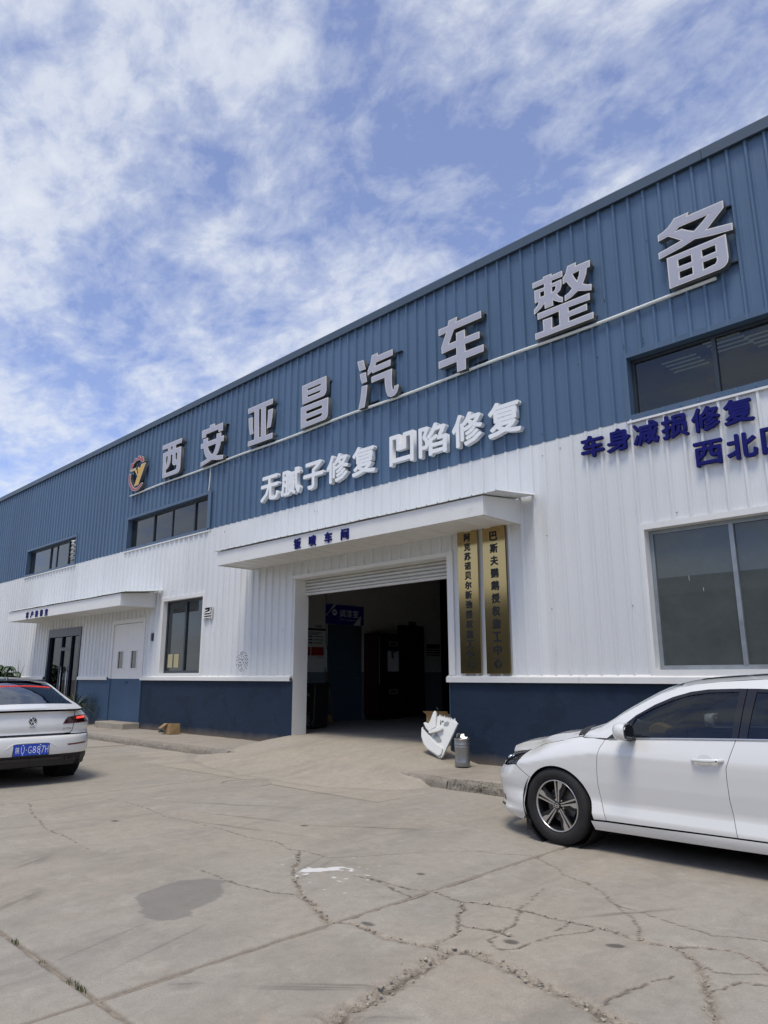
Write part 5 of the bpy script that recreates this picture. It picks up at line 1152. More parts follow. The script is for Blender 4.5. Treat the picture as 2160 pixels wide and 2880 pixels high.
def panel(name, poly, fn, m, parent, res=0.05, off=0.0, ret=0.014, sd=1, gap=0.002):
    if area2(poly) < 0: poly = poly[::-1]
    if gap: poly = poly_inset(poly, gap)
    P, Fs, E = poly_cells(poly, res)
    V = []; Nn = []; e = .003
    for (u, v) in P:
        p = fn(u, v); a = fn(u+e, v)-fn(u-e, v); b = fn(u, v+e)-fn(u, v-e); n = a.cross(b)
        if n.length < 1e-12: n = Vector((0, 0, 1))
        n.normalize()
        if n.dot(p-Vector((min(max(p.x, 1.2), 3.6), 0, 0.55))) < 0: n = -n
        V.append(p+n*off); Nn.append(n)
    F = []
    for f in Fs:
        a, b, c = V[f[0]], V[f[1]], V[f[2]]; nn = (b-a).cross(c-b)
        F.append(f if nn.dot(Nn[f[0]]) >= 0 else f[::-1])
    if ret:
        k0 = len(V)
        for (a, b) in E:
            i = len(V); mid = None
            pa, pb = V[a], V[b]; qa, qb = pa-Nn[a]*ret, pb-Nn[b]*ret
            n = (pb-pa).cross(Nn[a]); n = n.normalized() if n.length > 1e-9 else Nn[a]
            V += [pa, pb, qb, qa]; Nn += [n, n, n, n]; F.append((i, i+1, i+2, i+3))
    me = bpy.data.meshes.new(name); me.from_pydata([tuple(p) for p in V], [], F)
    me.polygons.foreach_set('use_smooth', [True]*len(F)); me.update()
    me.normals_split_custom_set_from_vertices([tuple(n) for n in Nn])
    return link_mesh(name, me, m, parent)
def strip(name, pts, w, m, parent, off=0.002, th=0.006):
    mb = MB(); mb.tube(pts, w, 6); return mb.build(name, m, parent, smooth=True)
def wheel(parent, x, y, r, rim_r, width, style, sd, steer=0.0):
    """tyre > sidewall, rim > spokes; outer face towards sd"""
    w = empty('wheel', (x, y, r), steer); w.parent = parent; tw = width/2; o = sd
    prof = [(rim_r-.005, o*(tw-.035)), (rim_r+.004, o*(tw-.012)), (rim_r+.02, o*(tw-.002)), (rim_r+(r-rim_r)*.45, o*(tw+.006)), (r-.028, o*(tw-.004)), (r-.010, o*(tw-.018)), (r-.002, o*(tw-.034))]
    for g in range(4):
        yy = o*(tw-.05-g*(width-.1)/3.6); prof += [(r, yy+o*.006), (r, yy), (r-.008, yy-o*.003), (r-.008, yy-o*.010), (r, yy-o*.013)]
    prof += [(r-.002, -o*(tw-.034)), (r-.010, -o*(tw-.018)), (r-.03, -o*(tw-.004)), (rim_r+(r-rim_r)*.45, -o*(tw+.005)), (rim_r, -o*(tw-.02))]
    mb = MB(); mb.lathe(prof, 72, 'y'); t = mb.build('tyre', m_tyre, w, smooth=True, autos=50)
    mb = MB()       # shoulder blocks of the tread
    for k in range(60):
        a = 2*math.pi*k/60
        ca, sa = math.cos(a), math.sin(a)
        for (y0, y1) in ((o*(tw-.046), o*(tw-.014)),):
            r0, r1 = r-.006, r+.0015; da = .036
            q = []
            for aa in (a-da, a+da):
                for rr, yy in ((r-.001, y0), (r-.0125, y1)): q.append((rr*math.cos(aa), yy, rr*math.sin(aa))); q.append(((rr+.003)*math.cos(aa), yy, (rr+.003)*math.sin(aa)))
            mb.add(q, [(1, 3, 7, 5), (0, 4, 6, 2), (0, 1, 5, 4), (2, 6, 7, 3), (0, 2, 3, 1), (4, 5, 7, 6)])
    tag(mb.build('tread_blocks', m_tyre, t), kind='stuff')
    mb = MB(); mb.lathe([(rim_r-.002, o*(tw-.02)), (rim_r-.006, o*(tw-.012)), (rim_r-.013, o*(tw-.014)), (rim_r-.016, o*(tw-.03))], 72, 'y'); rim = mb.build('rim', m_alloy, w, smooth=True)
    mb = MB(); mb.lathe([(rim_r-.015, o*(tw-.03)), (rim_r-.03, o*(tw-.08)), (rim_r-.04, -o*(tw-.02)), (.02, -o*(tw-.02)), (0.0, -o*(tw-.02))], 48, 'y'); mb.build('barrel', m_alloyb, rim, smooth=True)
    mb = MB(); mb.lathe([(0.0, o*(tw-.10)), (.145, o*(tw-.10)), (.145, o*(tw-.115)), (.0, o*(tw-.115))], 40, 'y'); mb.build('brake_disc', m_disc, rim)
    mb = MB(); mb.box(-.135, -.06, min(o*(tw-.085), o*(tw-.14)), max(o*(tw-.085), o*(tw-.14)), -.03, .075); mb.build('caliper', m_disc, rim, bevel=.01)
    mb = MB(); mb.lathe([(0.0, o*(tw-.022)), (.028, o*(tw-.022)), (.033, o*(tw-.026)), (.036, o*(tw-.045))], 28, 'y'); mb.build('hub_cap', m_pblack, rim, smooth=True, autos=40)
    mb = MB(); mb.lathe([(.014, o*(tw-.0215)), (.0145, o*(tw-.0195)), (.020, o*(tw-.0195)), (.0205, o*(tw-.0215))], 28, 'y'); mb.box(-.022, .022, min(o*(tw-.0215), o*(tw-.0185)), max(o*(tw-.0215), o*(tw-.0185)), -.0035, .0035); mb.build('emblem', m_chrome, rim)
    yf, yb = o*(tw-.022), o*(tw-.05)
    R1 = rim_r-.013
    for k in range(5):
        a0 = math.radians(72*k+style)
        def pt(rr, lat, yy):
            return (rr*math.cos(a0)-lat*math.sin(a0), yy, rr*math.sin(a0)+lat*math.cos(a0))
        thin = [(.030, .003), (R1, .012), (R1, .026), (.034, .013)]
        thick = [(.030, -.003), (R1-.002, -.011), (R1-.004, -.060), (R1-.045, -.047), (R1-.080, -.021), (.034, -.014)]
        for nm, pl in (('spoke', thin), ('spoke', thick)):
            mb = MB(); n = len(pl); dish = lambda rr: (yf-o*.010*(1-rr/R1)*1.0)
            vs = [pt(a, b, dish(a)) for a, b in pl]+[pt(a, b, yb-o*.01) for a, b in pl]
            mb.add(vs, [tuple(range(n)), tuple(range(2*n-1, n-1, -1))]+[(i, (i+1) % n, (i+1) % n+n, i+n) for i in range(n)]); mb.build(nm, m_alloy, rim)
        # black gusset behind the pair
        mb = MB(); pl = [(.03, .012), (R1, .028), (R1, -.105), (R1-.07, -.070), (.03, -.014)]; n = 5
        vs = [pt(a, b, yf-o*.016) for a, b in pl]+[pt(a, b, yb-o*.02) for a, b in pl]
        mb.add(vs, [tuple(range(n)), tuple(range(2*n-1, n-1, -1))]+[(i, (i+1) % n, (i+1) % n+n, i+n) for i in range(n)]); mb.build('spoke_gusset', m_alloyb, rim)
        mb = MB(); a1 = a0+math.radians(36); mb.lathe([(0, yf-o*.022), (.007, yf-o*.022), (.008, yf-o*.04)], 8, 'y', (.052*math.cos(a1), 0, .052*math.sin(a1))); mb.build('wheel_bolt', m_chrome, rim)
    return w
def arch_pts(cx, cz, r, a0, a1, n=18):
    return [(cx+r*math.cos(math.radians(a0+(a1-a0)*k/n)), cz+r*math.sin(math.radians(a0+(a1-a0)*k/n))) for k in range(n+1)]
def U(S, pts): return [(S.ux(x, z), z) for x, z in pts]
def cabin(c, dash_x, seat_x, rear_x, drv):
    """dashboard, wheel, seats seen through the glass"""
    MB().prism([(dash_x-.25, .55), (dash_x+.28, .55), (dash_x+.30, .84), (dash_x+.16, .93), (dash_x-.25, .90)], 'y', -.66, .66).build('dashboard', m_plas, c, bevel=.03)
    sw = MB(); pts = []
    for k in range(25):
        a = 2*math.pi*k/24; pts.append((dash_x+.42+.06*math.sin(a), drv*.36+.185*math.cos(a), .90+.17*math.sin(a)))
    sw.tube(pts, .014, 8, False); sw.tube([(dash_x+.28, drv*.36, .85), (dash_x+.42, drv*.36, .90)], .03, 8); sw.tube([(dash_x+.42, drv*.36-.17, .90), (dash_x+.42, drv*.36+.17, .90)], .014, 6)
    sw.build('steering_wheel', m_plas, c, smooth=True)
    for x, ys in ((seat_x, (-.37, .37)), (rear_x, (-.37, .37))):
        for y in ys:
            s = empty('seat', (x, y, .0)); s.parent = c
            MB().prism([(-.30, .38), (.26, .34), (.28, .50), (-.28, .52)], 'y', -.24, .24).build('cushion', m_seat, s, bevel=.05, seg=3)
            MB().prism([(.16, .45), (.34, .45), (.52, 1.02), (.40, 1.04)], 'y', -.23, .23).build('backrest', m_seat, s, bevel=.05, seg=3)
            MB().prism([(.43, 1.07), (.52, 1.06), (.56, 1.22), (.48, 1.24)], 'y', -.12, .12).build('headrest', m_seat, s, bevel=.04, seg=3)
    MB().box(.9, rear_x+.75, -.80, .80, .20, .24).build('floor_pan', m_well, c)
def liner(S, c, x0, x1, arches):
    """dark inner skin that closes the panel gaps"""
    for sd in (1, -1):
        pts = [(x0, .26)]
        for (cx, r) in arches: pts += [(cx-r, .26)]+arch_pts(cx, .32, r, 180, 0, 14)+[(cx+r, .26)]
        pts += [(x1, .26), (x1, .86)]
        n = 24
        pts += [(x1+(x0-x1)*k/n, S.ztop(x1+(x0-x1)*k/n)-.03) for k in range(1, n)]
        pts += [(x0, .66)]
        panel('inner_skin', pts, lambda u, z: S.body(u, z, sd), m_well, c, res=.12, off=-.022, ret=0, gap=0)
    MB().box(x0+.05, x1-.05, -.70, .70, .17, .21).build('underbody', m_well, c)
def well(c, x, r, sd, ymax, w=.30):
    mb = MB(); mb.lathe([(r, sd*ymax), (r, sd*(ymax-w)), (0, sd*(ymax-w))], 40, 'y', (x, 0, .32)); mb.build('wheel_well', m_well, c)

# ---------------- the white saloon by the kerb, nose towards the garage
S1 = CarShape(L=4.64, W=.905, xf=.98, xr=3.75, pf=2.6, qf=2.5, pr=3.2, qr=3.2,
  Wx=[(0, .895), (.9, .900), (1.6, .907), (3.4, .905), (4.64, .89)],
  xn=[(.10, .12), (.15, .04), (.19, -.035), (.225, -.045), (.27, .01), (.36, -.02), (.49, -.065), (.55, -.03), (.60, .015), (.70, .09), (.80, .22), (1.0, .5)],
  xt=[(.15, 4.50), (.30, 4.60), (.50, 4.64), (.62, 4.62), (.75, 4.56), (.95, 4.53), (1.05, 4.56), (1.2, 4.5)],
  T=[(0, .15), (.6, .15), (1.0, .13), (1.2, .10), (1.45, .060), (2, .055), (3.3, .06), (3.7, .10), (4.2, .15), (4.64, .17)],
  z0=[(0, .60), (.6, .655), (1.0, .73), (1.4, .80), (2.43, .775), (3.4, .79), (4.2, .78)],
  ztop=[(.2, .72), (.589, .772), (.809, .848), (.956, .882), (1.10, .912), (1.42, .918), (1.66, .935), (2.5, .976), (2.7, .984), (3.3, 1.0), (3.9, 1.01), (4.3, .995), (4.64, .98)],
  low=[(.10, .085), (.17, .055), (.22, .022), (.27, .005), (.31, .003), (.405, .032), (.43, .033), (.56, .015), (.70, .004), (.80, .0), (1.2, .0)],
  zr=[(1.16, .945), (1.325, 1.006), (1.497, 1.109), (1.696, 1.218), (1.856, 1.300), (2.01, 1.355), (2.156, 1.384), (2.351, 1.405), (2.689, 1.425), (3.0, 1.415), (3.3, 1.375), (3.6, 1.29), (3.9, 1.17), (4.15, 1.065), (4.32, 1.018), (4.5, 1.0)],
  yr=[(1.16, .735), (1.5, .69), (2.0, .625), (2.7, .605), (3.3, .60), (3.9, .64), (4.3, .69), (4.5, .70)],
  crown=[(1.16, .05), (2.0, .05), (2.7, .045), (3.5, .045), (4.2, .03), (4.5, .025)],
  bulge=[(1.16, .16), (2.0, .10), (2.5, .0), (3.2, .0), (3.8, -.08), (4.5, -.08)])
car1 = empty('saloon_car', (-4.545, -2.505, 0.0), 0, 'white four door saloon parked beside the kerb right of the garage', 'car', 'white cars in the yard')
AX1, AX2, AR = .92, 3.632, .352
for sd in (-1, 1):
    B = lambda u, z, sd=sd: S1.body(u, z, sd); G = lambda u, z, sd=sd: S1.green(u, z, sd)
    archF = arch_pts(AX1, .312, AR, 0, 140, 22)      # from the rear foot over the top towards the bumper seam
    gapf = [(1.416, .917), (1.379, .851), (1.358, .778), (1.343, .65), (1.342, .538), (1.357, .415), (1.405, .268)]
    seam = [(.46, .634), (.50, .690), (.556, .764)]
    hoodl = [(.589, .772), (.639, .800), (.72, .828), (.809, .848), (.956, .880), (1.065, .908), (1.16, .925), (1.30, .922)]
    fender = [q for q in gapf]+[(1.285, .262)]+archF+seam+hoodl
    panel('fender', U(S1, fender), B, m_paint, car1, res=.028)
    # bumper side wraps to the middle of the nose
    zb = [(S1.uy(y, z, 'f'), z) for y, z in ((.0, .155), (.25, .15), (.5, .145))]
    foot = arch_pts(AX1, .312, AR, 140, 196, 10)
    bump = U(S1, foot)+[(S1.ux(.50, .15), .15)]+zb[::-1]+[(S1.uy(0, .60, 'f'), .60), (S1.uy(.30, .60, 'f'), .60), (S1.uy(.55, .598, 'f'), .598)]+U(S1, [(.30, .61), (.40, .63), (.455, .634)])
    panel('front_bumper', bump, B, m_paint, car1, res=.05)
    panel('bumper_vent', [(S1.uy(y, z, 'f'), z) for y, z in ((.70, .235), (.60, .235), (.60, .325), (.68, .34))], B, m_pblack, car1, res=.04, off=.003, ret=0)
    panel('grille', [(S1.uy(y, z, 'f'), z) for y, z in ((.0, .30), (.40, .31), (.34, .56), (.0, .57))], B, m_pblack, car1, res=.05, off=.004, ret=0)
    # head lamp: dark bowl, lens, clear cover
    lampp = U(S1, [(.553, .763), (.505, .69), (.46, .640), (.40, .635), (.30, .610)])+[(S1.uy(.60, .60, 'f'), .60), (S1.uy(.56, .66, 'f'), .66), (S1.uy(.575, .712, 'f'), .712)]+U(S1, [(.40, .742)])
    hl = panel('headlight', lampp, B, m_plas, car1, res=.03, off=-.016, ret=0)
    panel('cover', lampp, B, m_lamp, hl, res=.03, off=.002)
    for (xx, zz, r) in ((.285, .668, .030), (.345, .682, .022)):
        p = S1.body(S1.ux(xx, zz), zz, sd); mb = MB(); mb.lathe([(0, .004), (r*.6, .002), (r, -.006), (r*1.05, -.02)], 20, 'y', (0, 0, 0)); q = mb.build('projector_lens', mat('lamp reflector', (.62, .64, .66), .12, metal=1.0), hl, smooth=True, loc=(p.x+.012, p.y-sd*.026, p.z), rot=(0, 0, sd*-.9 if sd > 0 else 3.14+.9))
    panel('light_blade', U(S1, [(.52, .745), (.50, .728), (.32, .690), (.32, .706)]), B, m_chrome, hl, res=.04, off=-.008, ret=0)
    panel('lamp_shade_line', U(S1, [(.556, .775), (.553, .766), (.40, .745), (.25, .712), (.25, .722), (.40, .754)]), B, m_pblack, car1, res=.05, off=.001, ret=0, gap=0)
    # doors
    gapr = [(2.455, .283), (2.435, .392), (2.420, .535), (2.418, .694), (2.422, .769), (2.454, .858), (2.496, .972)]
    d1 = panel('door', [(1.405, .268)]+[(x, z) for x, z in gapf[::-1][1:]]+[(1.66, .933), (2.1, .957)]+gapr[::-1], B, m_paint, car1, res=.028)
    grear = [(3.24, .292), (3.285, .46)]+arch_pts(AX2, .312, AR+.012, 158, 128, 5)+[(3.50, .72), (3.60, .86), (3.66, .985)]
    d2 = panel('door', gapr+[(2.7, .983), (3.0, .992), (3.3, .998)]+grear[::-1], B, m_paint, car1, res=.035)
    for dr, hx in ((d1, 2.285), (d2, 3.30)):
        p = S1.body(hx, .815, sd)
        mb = MB(); mb.tube([(p.x-.12, p.y-sd*.004, p.z-.006), (p.x-.095, p.y+sd*.030, p.z-.003), (p.x, p.y+sd*.036, p.z), (p.x+.085, p.y+sd*.032, p.z+.006), (p.x+.12, p.y-sd*.002, p.z+.008)], .014, 10, True, [.008, .013, .015, .0155, .014]); h = mb.build('handle', m_paint, dr, smooth=True)
        cup = [(p.x-.02+.062*math.cos(a), .812+.043*math.sin(a)) for a in np.linspace(0, 2*math.pi, 21)[:-1]]
        panel('handle_cup', cup, B, mat('handle cup shade', (.62, .62, .60), .4, coat=1), dr, res=.03, off=.0012, ret=0, gap=0)
        mb = MB(); mb.lathe([(0, sd*.0455), (.006, sd*.0455)], 12, 'y', (p.x+.083, p.y+sd*.003, p.z+.006)); mb.build('keyhole', m_plas, h)
    archR = arch_pts(AX2, .312, AR, 180, -8, 26)
    quarter = [(3.253, .30), (3.280, .312)]+[(x, z) for x, z in arch_pts(AX2, .312, AR, 176, -6, 26)]+[(4.06, .30)]
    q1 = U(S1, [(3.664, .99), (3.604, .86), (3.504, .72)]+arch_pts(AX2, .312, AR, 128, 12, 20)+[(4.10, .42), (4.20, .66)])+[(S1.uy(.62, .66, 'r'), .66), (S1.uy(.56, .97, 'r'), .97)]+U(S1, [(4.3, .99), (3.95, 1.005)])
    panel('rear_quarter', q1, B, m_paint, car1, res=.05)
    rb = U(S1, [(3.99, .25), (3.975, .36), (4.10, .42), (4.20, .655)])+[(S1.uy(.62, .655, 'r'), .655), (S1.uy(.0, .655, 'r'), .655), (S1.uy(0, .22, 'r'), .22), (S1.uy(.5, .22, 'r'), .22)]
    panel('rear_bumper', rb, B, m_paint, car1, res=.06)
    panel('tail_lamp', [(S1.ux(4.22, .80), .80), (S1.ux(4.20, .90), .90), (S1.uy(.60, .92, 'r'), .92), (S1.uy(.40, .88, 'r'), .88), (S1.uy(.42, .78, 'r'), .78), (S1.uy(.62, .76, 'r'), .76)], B, m_redlens, car1, res=.05, off=.004)
    panel('boot_lid', [(S1.uy(.555, .965, 'r'), .965), (S1.uy(.60, .665, 'r'), .665), (S1.uy(0, .665, 'r'), .665), (S1.uy(0, .965, 'r'), .965)], B, m_paint, car1, res=.06)
    # sill
    panel('side_sill', [(1.262, .257), (1.40, .263), (2.45, .278), (3.24, .288), (3.30, .21), (2.4, .195), (1.28, .182)], B, m_paint, car1, res=.06, off=.010, ret=.03)
    # glass house
    inner = [(1.625, .942), (1.650, 1.057), (1.675, 1.108), (1.823, 1.188), (1.976, 1.253), (2.122, 1.297), (2.262, 1.319), (2.505, 1.329)]
    pane_f = inner+[(2.462, .982)]
    panel('window', pane_f, G, m_cglass, car1, res=.08, off=-.006, ret=0, gap=0)
    panel('window', [(2.575, .986), (2.632, 1.328), (2.9, 1.322), (3.15, 1.285), (3.33, 1.225), (3.43, 1.14), (3.47, 1.004)], G, m_cglass, car1, res=.08, off=-.006, ret=0, gap=0)
    outerc = [(1.43, .926), (1.555, 1.028), (1.665, 1.122), (1.823, 1.213), (1.976, 1.279), (2.122, 1.322), (2.262, 1.343), (2.505, 1.352)]
    for i in range(len(inner)-1):
        panel('window_frame', [inner[i], inner[i+1], outerc[i+1], outerc[i]], G, m_pblack, car1, res=.08, ret=.02, gap=0) if i else panel('mirror_sail', [(1.43, .926), (1.623, .940), (1.650, 1.057), (1.555, 1.028)], G, m_plas, car1, res=.08, ret=.02, gap=0)
    panel('door_pillar', [(2.464, .982), (2.507, 1.352), (2.562, 1.353), (2.512, .984)], G, m_pblack, car1, res=.1, ret=.02, gap=.001)
    panel('door_pillar', [(2.516, .984), (2.566, 1.353), (2.655, 1.352), (2.634, 1.328), (2.577, .987)], G, m_pblack, car1, res=.1, ret=.02, gap=.001)
    inr = [(2.634, 1.328), (2.9, 1.322), (3.15, 1.285), (3.33, 1.225), (3.43, 1.14), (3.47, 1.004)]; our = [(2.655, 1.352), (2.92, 1.345), (3.19, 1.305), (3.39, 1.24), (3.52, 1.15), (3.60, 1.006)]
    for i in range(5): panel('window_frame', [inr[i], inr[i+1], our[i+1], our[i]], G, m_pblack, car1, res=.08, ret=.02, gap=0)
    rail_x = [1.19, 1.325, 1.497, 1.696, 1.856, 2.01, 2.156, 2.351, 2.689, 3.0, 3.3, 3.6, 3.9, 4.1]
    rail = [(x, S1.zr(x)-.001) for x in rail_x]
    lowr = [(1.43, .928), (1.30, .925), (1.18, .92)]
    cp = [(4.1, S1.ztop(4.1)+.002), (3.9, 1.012), (3.604, 1.008)]
    panel('roof_rail', rail+cp+[(3.524, 1.152), (3.393, 1.242), (3.192, 1.307), (2.922, 1.347), (2.655, 1.354), (2.505, 1.354), (2.262, 1.345), (2.122, 1.324), (1.976, 1.281), (1.823, 1.215), (1.665, 1.124), (1.555, 1.030)]+lowr, G, m_paint, car1, res=.06, gap=0)
    mb = MB(); mb.tube([S1.green(x, S1.ztop(x)+.004, sd)+Vector((0, sd*.004, 0)) for x in (1.45, 1.66, 2.0, 2.3, 2.5, 2.7, 3.0, 3.3, 3.6)], .0075, 6); mb.build('belt_trim', m_chrome, car1, smooth=True)
    # mirror
    mr = empty('door_mirror', (1.655, sd*.925, 1.0)); mr.parent = car1
    vs = []; mb = MB(); nU, nV = 20, 12
    for i in range(nV+1):
        ph = -math.pi/2+math.pi*i/nV
        for k in range(nU):
            t = 2*math.pi*k/nU; sg = lambda v, e: math.copysign(abs(v)**e, v)
            X = .075*sg(math.cos(ph), .8)*sg(math.cos(t), .8); Yy = .105*sg(math.sin(ph), .85); Z = .072*sg(math.cos(ph), .75)*sg(math.sin(t), .75)
            if X > .035: X = .035
            vs.append((X*1.05+.02*(Yy/.1), sd*(Yy+.075), Z+.005))
    mb.add(vs, [(i*nU+k, i*nU+(k+1) % nU, (i+1)*nU+(k+1) % nU, (i+1)*nU+k) for i in range(nV) for k in range(nU)])
    mb.build('shell', m_paint, mr, smooth=True, autos=45)
    MB().prism([(.10*math.cos(a)*.86+.075, .064*math.sin(a)+.004) for a in np.linspace(0, 2*math.pi, 19)[:-1]], 'x', .0395+.0, .062).build('glass_rim', m_pblack, mr, bevel=.004, loc=(0, 0 if sd > 0 else -.15, 0))
    MB().box(-.03, .045, min(-sd*.09, sd*.02), max(-sd*.09, sd*.02), -.075, -.045).build('foot', m_plas, mr, bevel=.008)
    well(car1, AX1, AR+.015, sd, .86); well(car1, AX2, AR+.015, sd, .86)
    wheel(car1, AX1+.0, sd*(.885-.1025), .326, .222, .205, 90-2 if sd < 0 else 40, sd, math.radians(-3))
    wheel(car1, AX2, sd*(.885-.1025), .326, .222, .205, 20, sd)
    MB().box(AX1-.35, AX1-.30, min(sd*.62, sd*.84), max(sd*.62, sd*.84), .08, .17).build('air_dam', m_plas, car1)
# hood, windscreen, roof, boot
hz = pchip([(.25, .712), (.40, .742), (.556, .764), (.589, .772), (.639, .800), (.72, .828), (.809, .848), (.956, .880), (1.065, .908), (1.17, .930)])
hdz = pchip([(.25, .045), (.40, .082), (.6, .098), (.9, .078), (1.17, .065)]); hb = pchip([(.25, .20), (.4, .14), (.6, .07), (.9, .02), (1.17, .06)])
def hood(x, v):
    ze = hz(x); ye = S1.half(x, ze); a = abs(v)
    e = 1-a**2.6
    return Vector((x-hb(x)*(1-v*v), v*ye, ze+hdz(x)*e+.006*math.exp(-((a-.62)/.07)**2)))
for sd in (-1, 1):
    panel('hood', [(.27, 0), (.27, sd*.995), (.589, sd*.995), (.809, sd*.995), (1.165, sd*.995), (1.165, 0)], hood, m_paint, car1, res=.05, gap=0)
TP = lambda u, v: S1.top(u, v)
panel('windscreen', [(1.20, -.93), (1.20, .93), (2.03, .92), (2.03, -.92)], TP, m_wglass, car1, res=.08, gap=0, ret=0)
panel('cowl', [(1.10, -1.0), (1.10, 1.0), (1.20, 1.0), (1.20, -1.0)], TP, m_plas, car1, res=.1, gap=0, off=-.01)
for sd in (-1, 1):
    panel('pillar', [(1.19, sd*.93), (1.19, sd*1.0), (2.03, sd*1.0), (2.03, sd*.92)], TP, m_paint, car1, res=.06, gap=0)
    panel('pillar', [(3.30, sd*.90), (3.30, sd*1.0), (4.18, sd*1.0), (4.18, sd*.90)], TP, m_paint, car1, res=.06, gap=0)
panel('roof', [(2.031, -1.0), (2.031, 1.0), (3.30, 1.0), (3.30, -1.0)], TP, m_paint, car1, res=.06, gap=0)
panel('sunroof', [(2.15, -.62), (2.15, .62), (2.75, .62), (2.75, -.62)], TP, m_dglass, car1, res=.1, off=.004)
panel('rear_window', [(3.30, -.898), (3.30, .898), (4.18, .898), (4.18, -.898)], TP, m_dglass, car1, res=.08, gap=0)
panel('boot_top', [(4.181, -1.0), (4.181, 1.0), (4.50, 1.0), (4.50, -1.0)], TP, m_paint, car1, res=.06, gap=0)
liner(S1, car1, .62, 4.05, ((AX1, AR+.01), (AX2, AR+.01)))
cabin(car1, 1.42, 2.15, 3.05, -1)
MB().prism([(1.46, .93), (1.62, .92), (1.66, .99), (1.55, 1.03), (1.47, .99)], 'y', -.10, .02).build('tissue_box', mat('tan tissue box', srgb(170, 140, 95), .7), car1, bevel=.015)
mb = MB(); mb.box(1.98, 2.03, -.11, .11, 1.22, 1.28); mb.build('rear_view_mirror', m_plas, car1, bevel=.015)
MB().box(4.655, 4.66, -.22, .22, .50, .64).build('number_plate', mat('plate blue', srgb(28, 70, 180), .4), car1)

# ---------------- the white fastback seen from behind
S2 = CarShape(L=4.87, W=.935, xf=1.0, xr=3.92, pf=2.6, qf=2.5, pr=3.6, qr=3.6,
  Wx=[(0, .92), (1, .93), (3.4, .935), (4.87, .925)],
  xn=[(.1, .1), (.2, .0), (.5, .0), (.7, .08), (.9, .35)],
  xt=[(.20, 4.76), (.25, 4.80), (.40, 4.845), (.44, 4.862), (.52, 4.872), (.60, 4.868), (.645, 4.850), (.665, 4.812), (.70, 4.800), (.78, 4.808), (.86, 4.800), (.94, 4.788), (.985, 4.800), (1.0, 4.805), (1.2, 4.7)],
  T=[(0, .15), (.6, .15), (1.2, .10), (1.5, .06), (3.2, .06), (3.7, .09), (4.2, .15), (4.5, .20), (4.87, .23)],
  z0=[(0, .58), (1.0, .70), (2.5, .76), (3.6, .80), (4.2, .80), (4.87, .80)],
  ztop=[(.2, .70), (.6, .78), (1.1, .90), (1.7, .94), (3.0, .985), (3.6, 1.0), (4.2, 1.005), (4.87, .995)],
  low=[(.10, .09), (.18, .06), (.25, .03), (.38, .012), (.45, .0), (.55, .0), (.63, .006), (.68, .012), (.75, .004), (.80, 0), (1.2, 0)],
  zr=[(1.2, .94), (1.6, 1.11), (2.0, 1.29), (2.3, 1.37), (2.7, 1.395), (3.1, 1.375), (3.4, 1.335), (3.7, 1.265), (4.0, 1.185), (4.3, 1.098), (4.5, 1.043), (4.66, 1.008), (4.8, .998)],
  yr=[(1.2, .74), (2.0, .62), (2.7, .60), (3.3, .60), (3.8, .615), (4.2, .655), (4.5, .70), (4.8, .70)],
  crown=[(1.2, .05), (2.5, .05), (3.3, .045), (4.0, .035), (4.5, .018), (4.8, .006)],
  bulge=[(1.2, .16), (2.0, .1), (2.6, 0), (3.2, -.02), (3.9, -.07), (4.5, -.07), (4.8, -.03)])
YAW2 = math.radians(-4.0)
c2x, c2y = -10.55, -5.385
car2 = empty('fastback_car', (c2x-4.87*math.cos(YAW2), c2y-4.87*math.sin(YAW2), 0), YAW2, 'white fastback car with black roof, its rear number plate showing', 'car', 'white cars in the yard')
A1, A2, R2 = .96, 3.83, .365
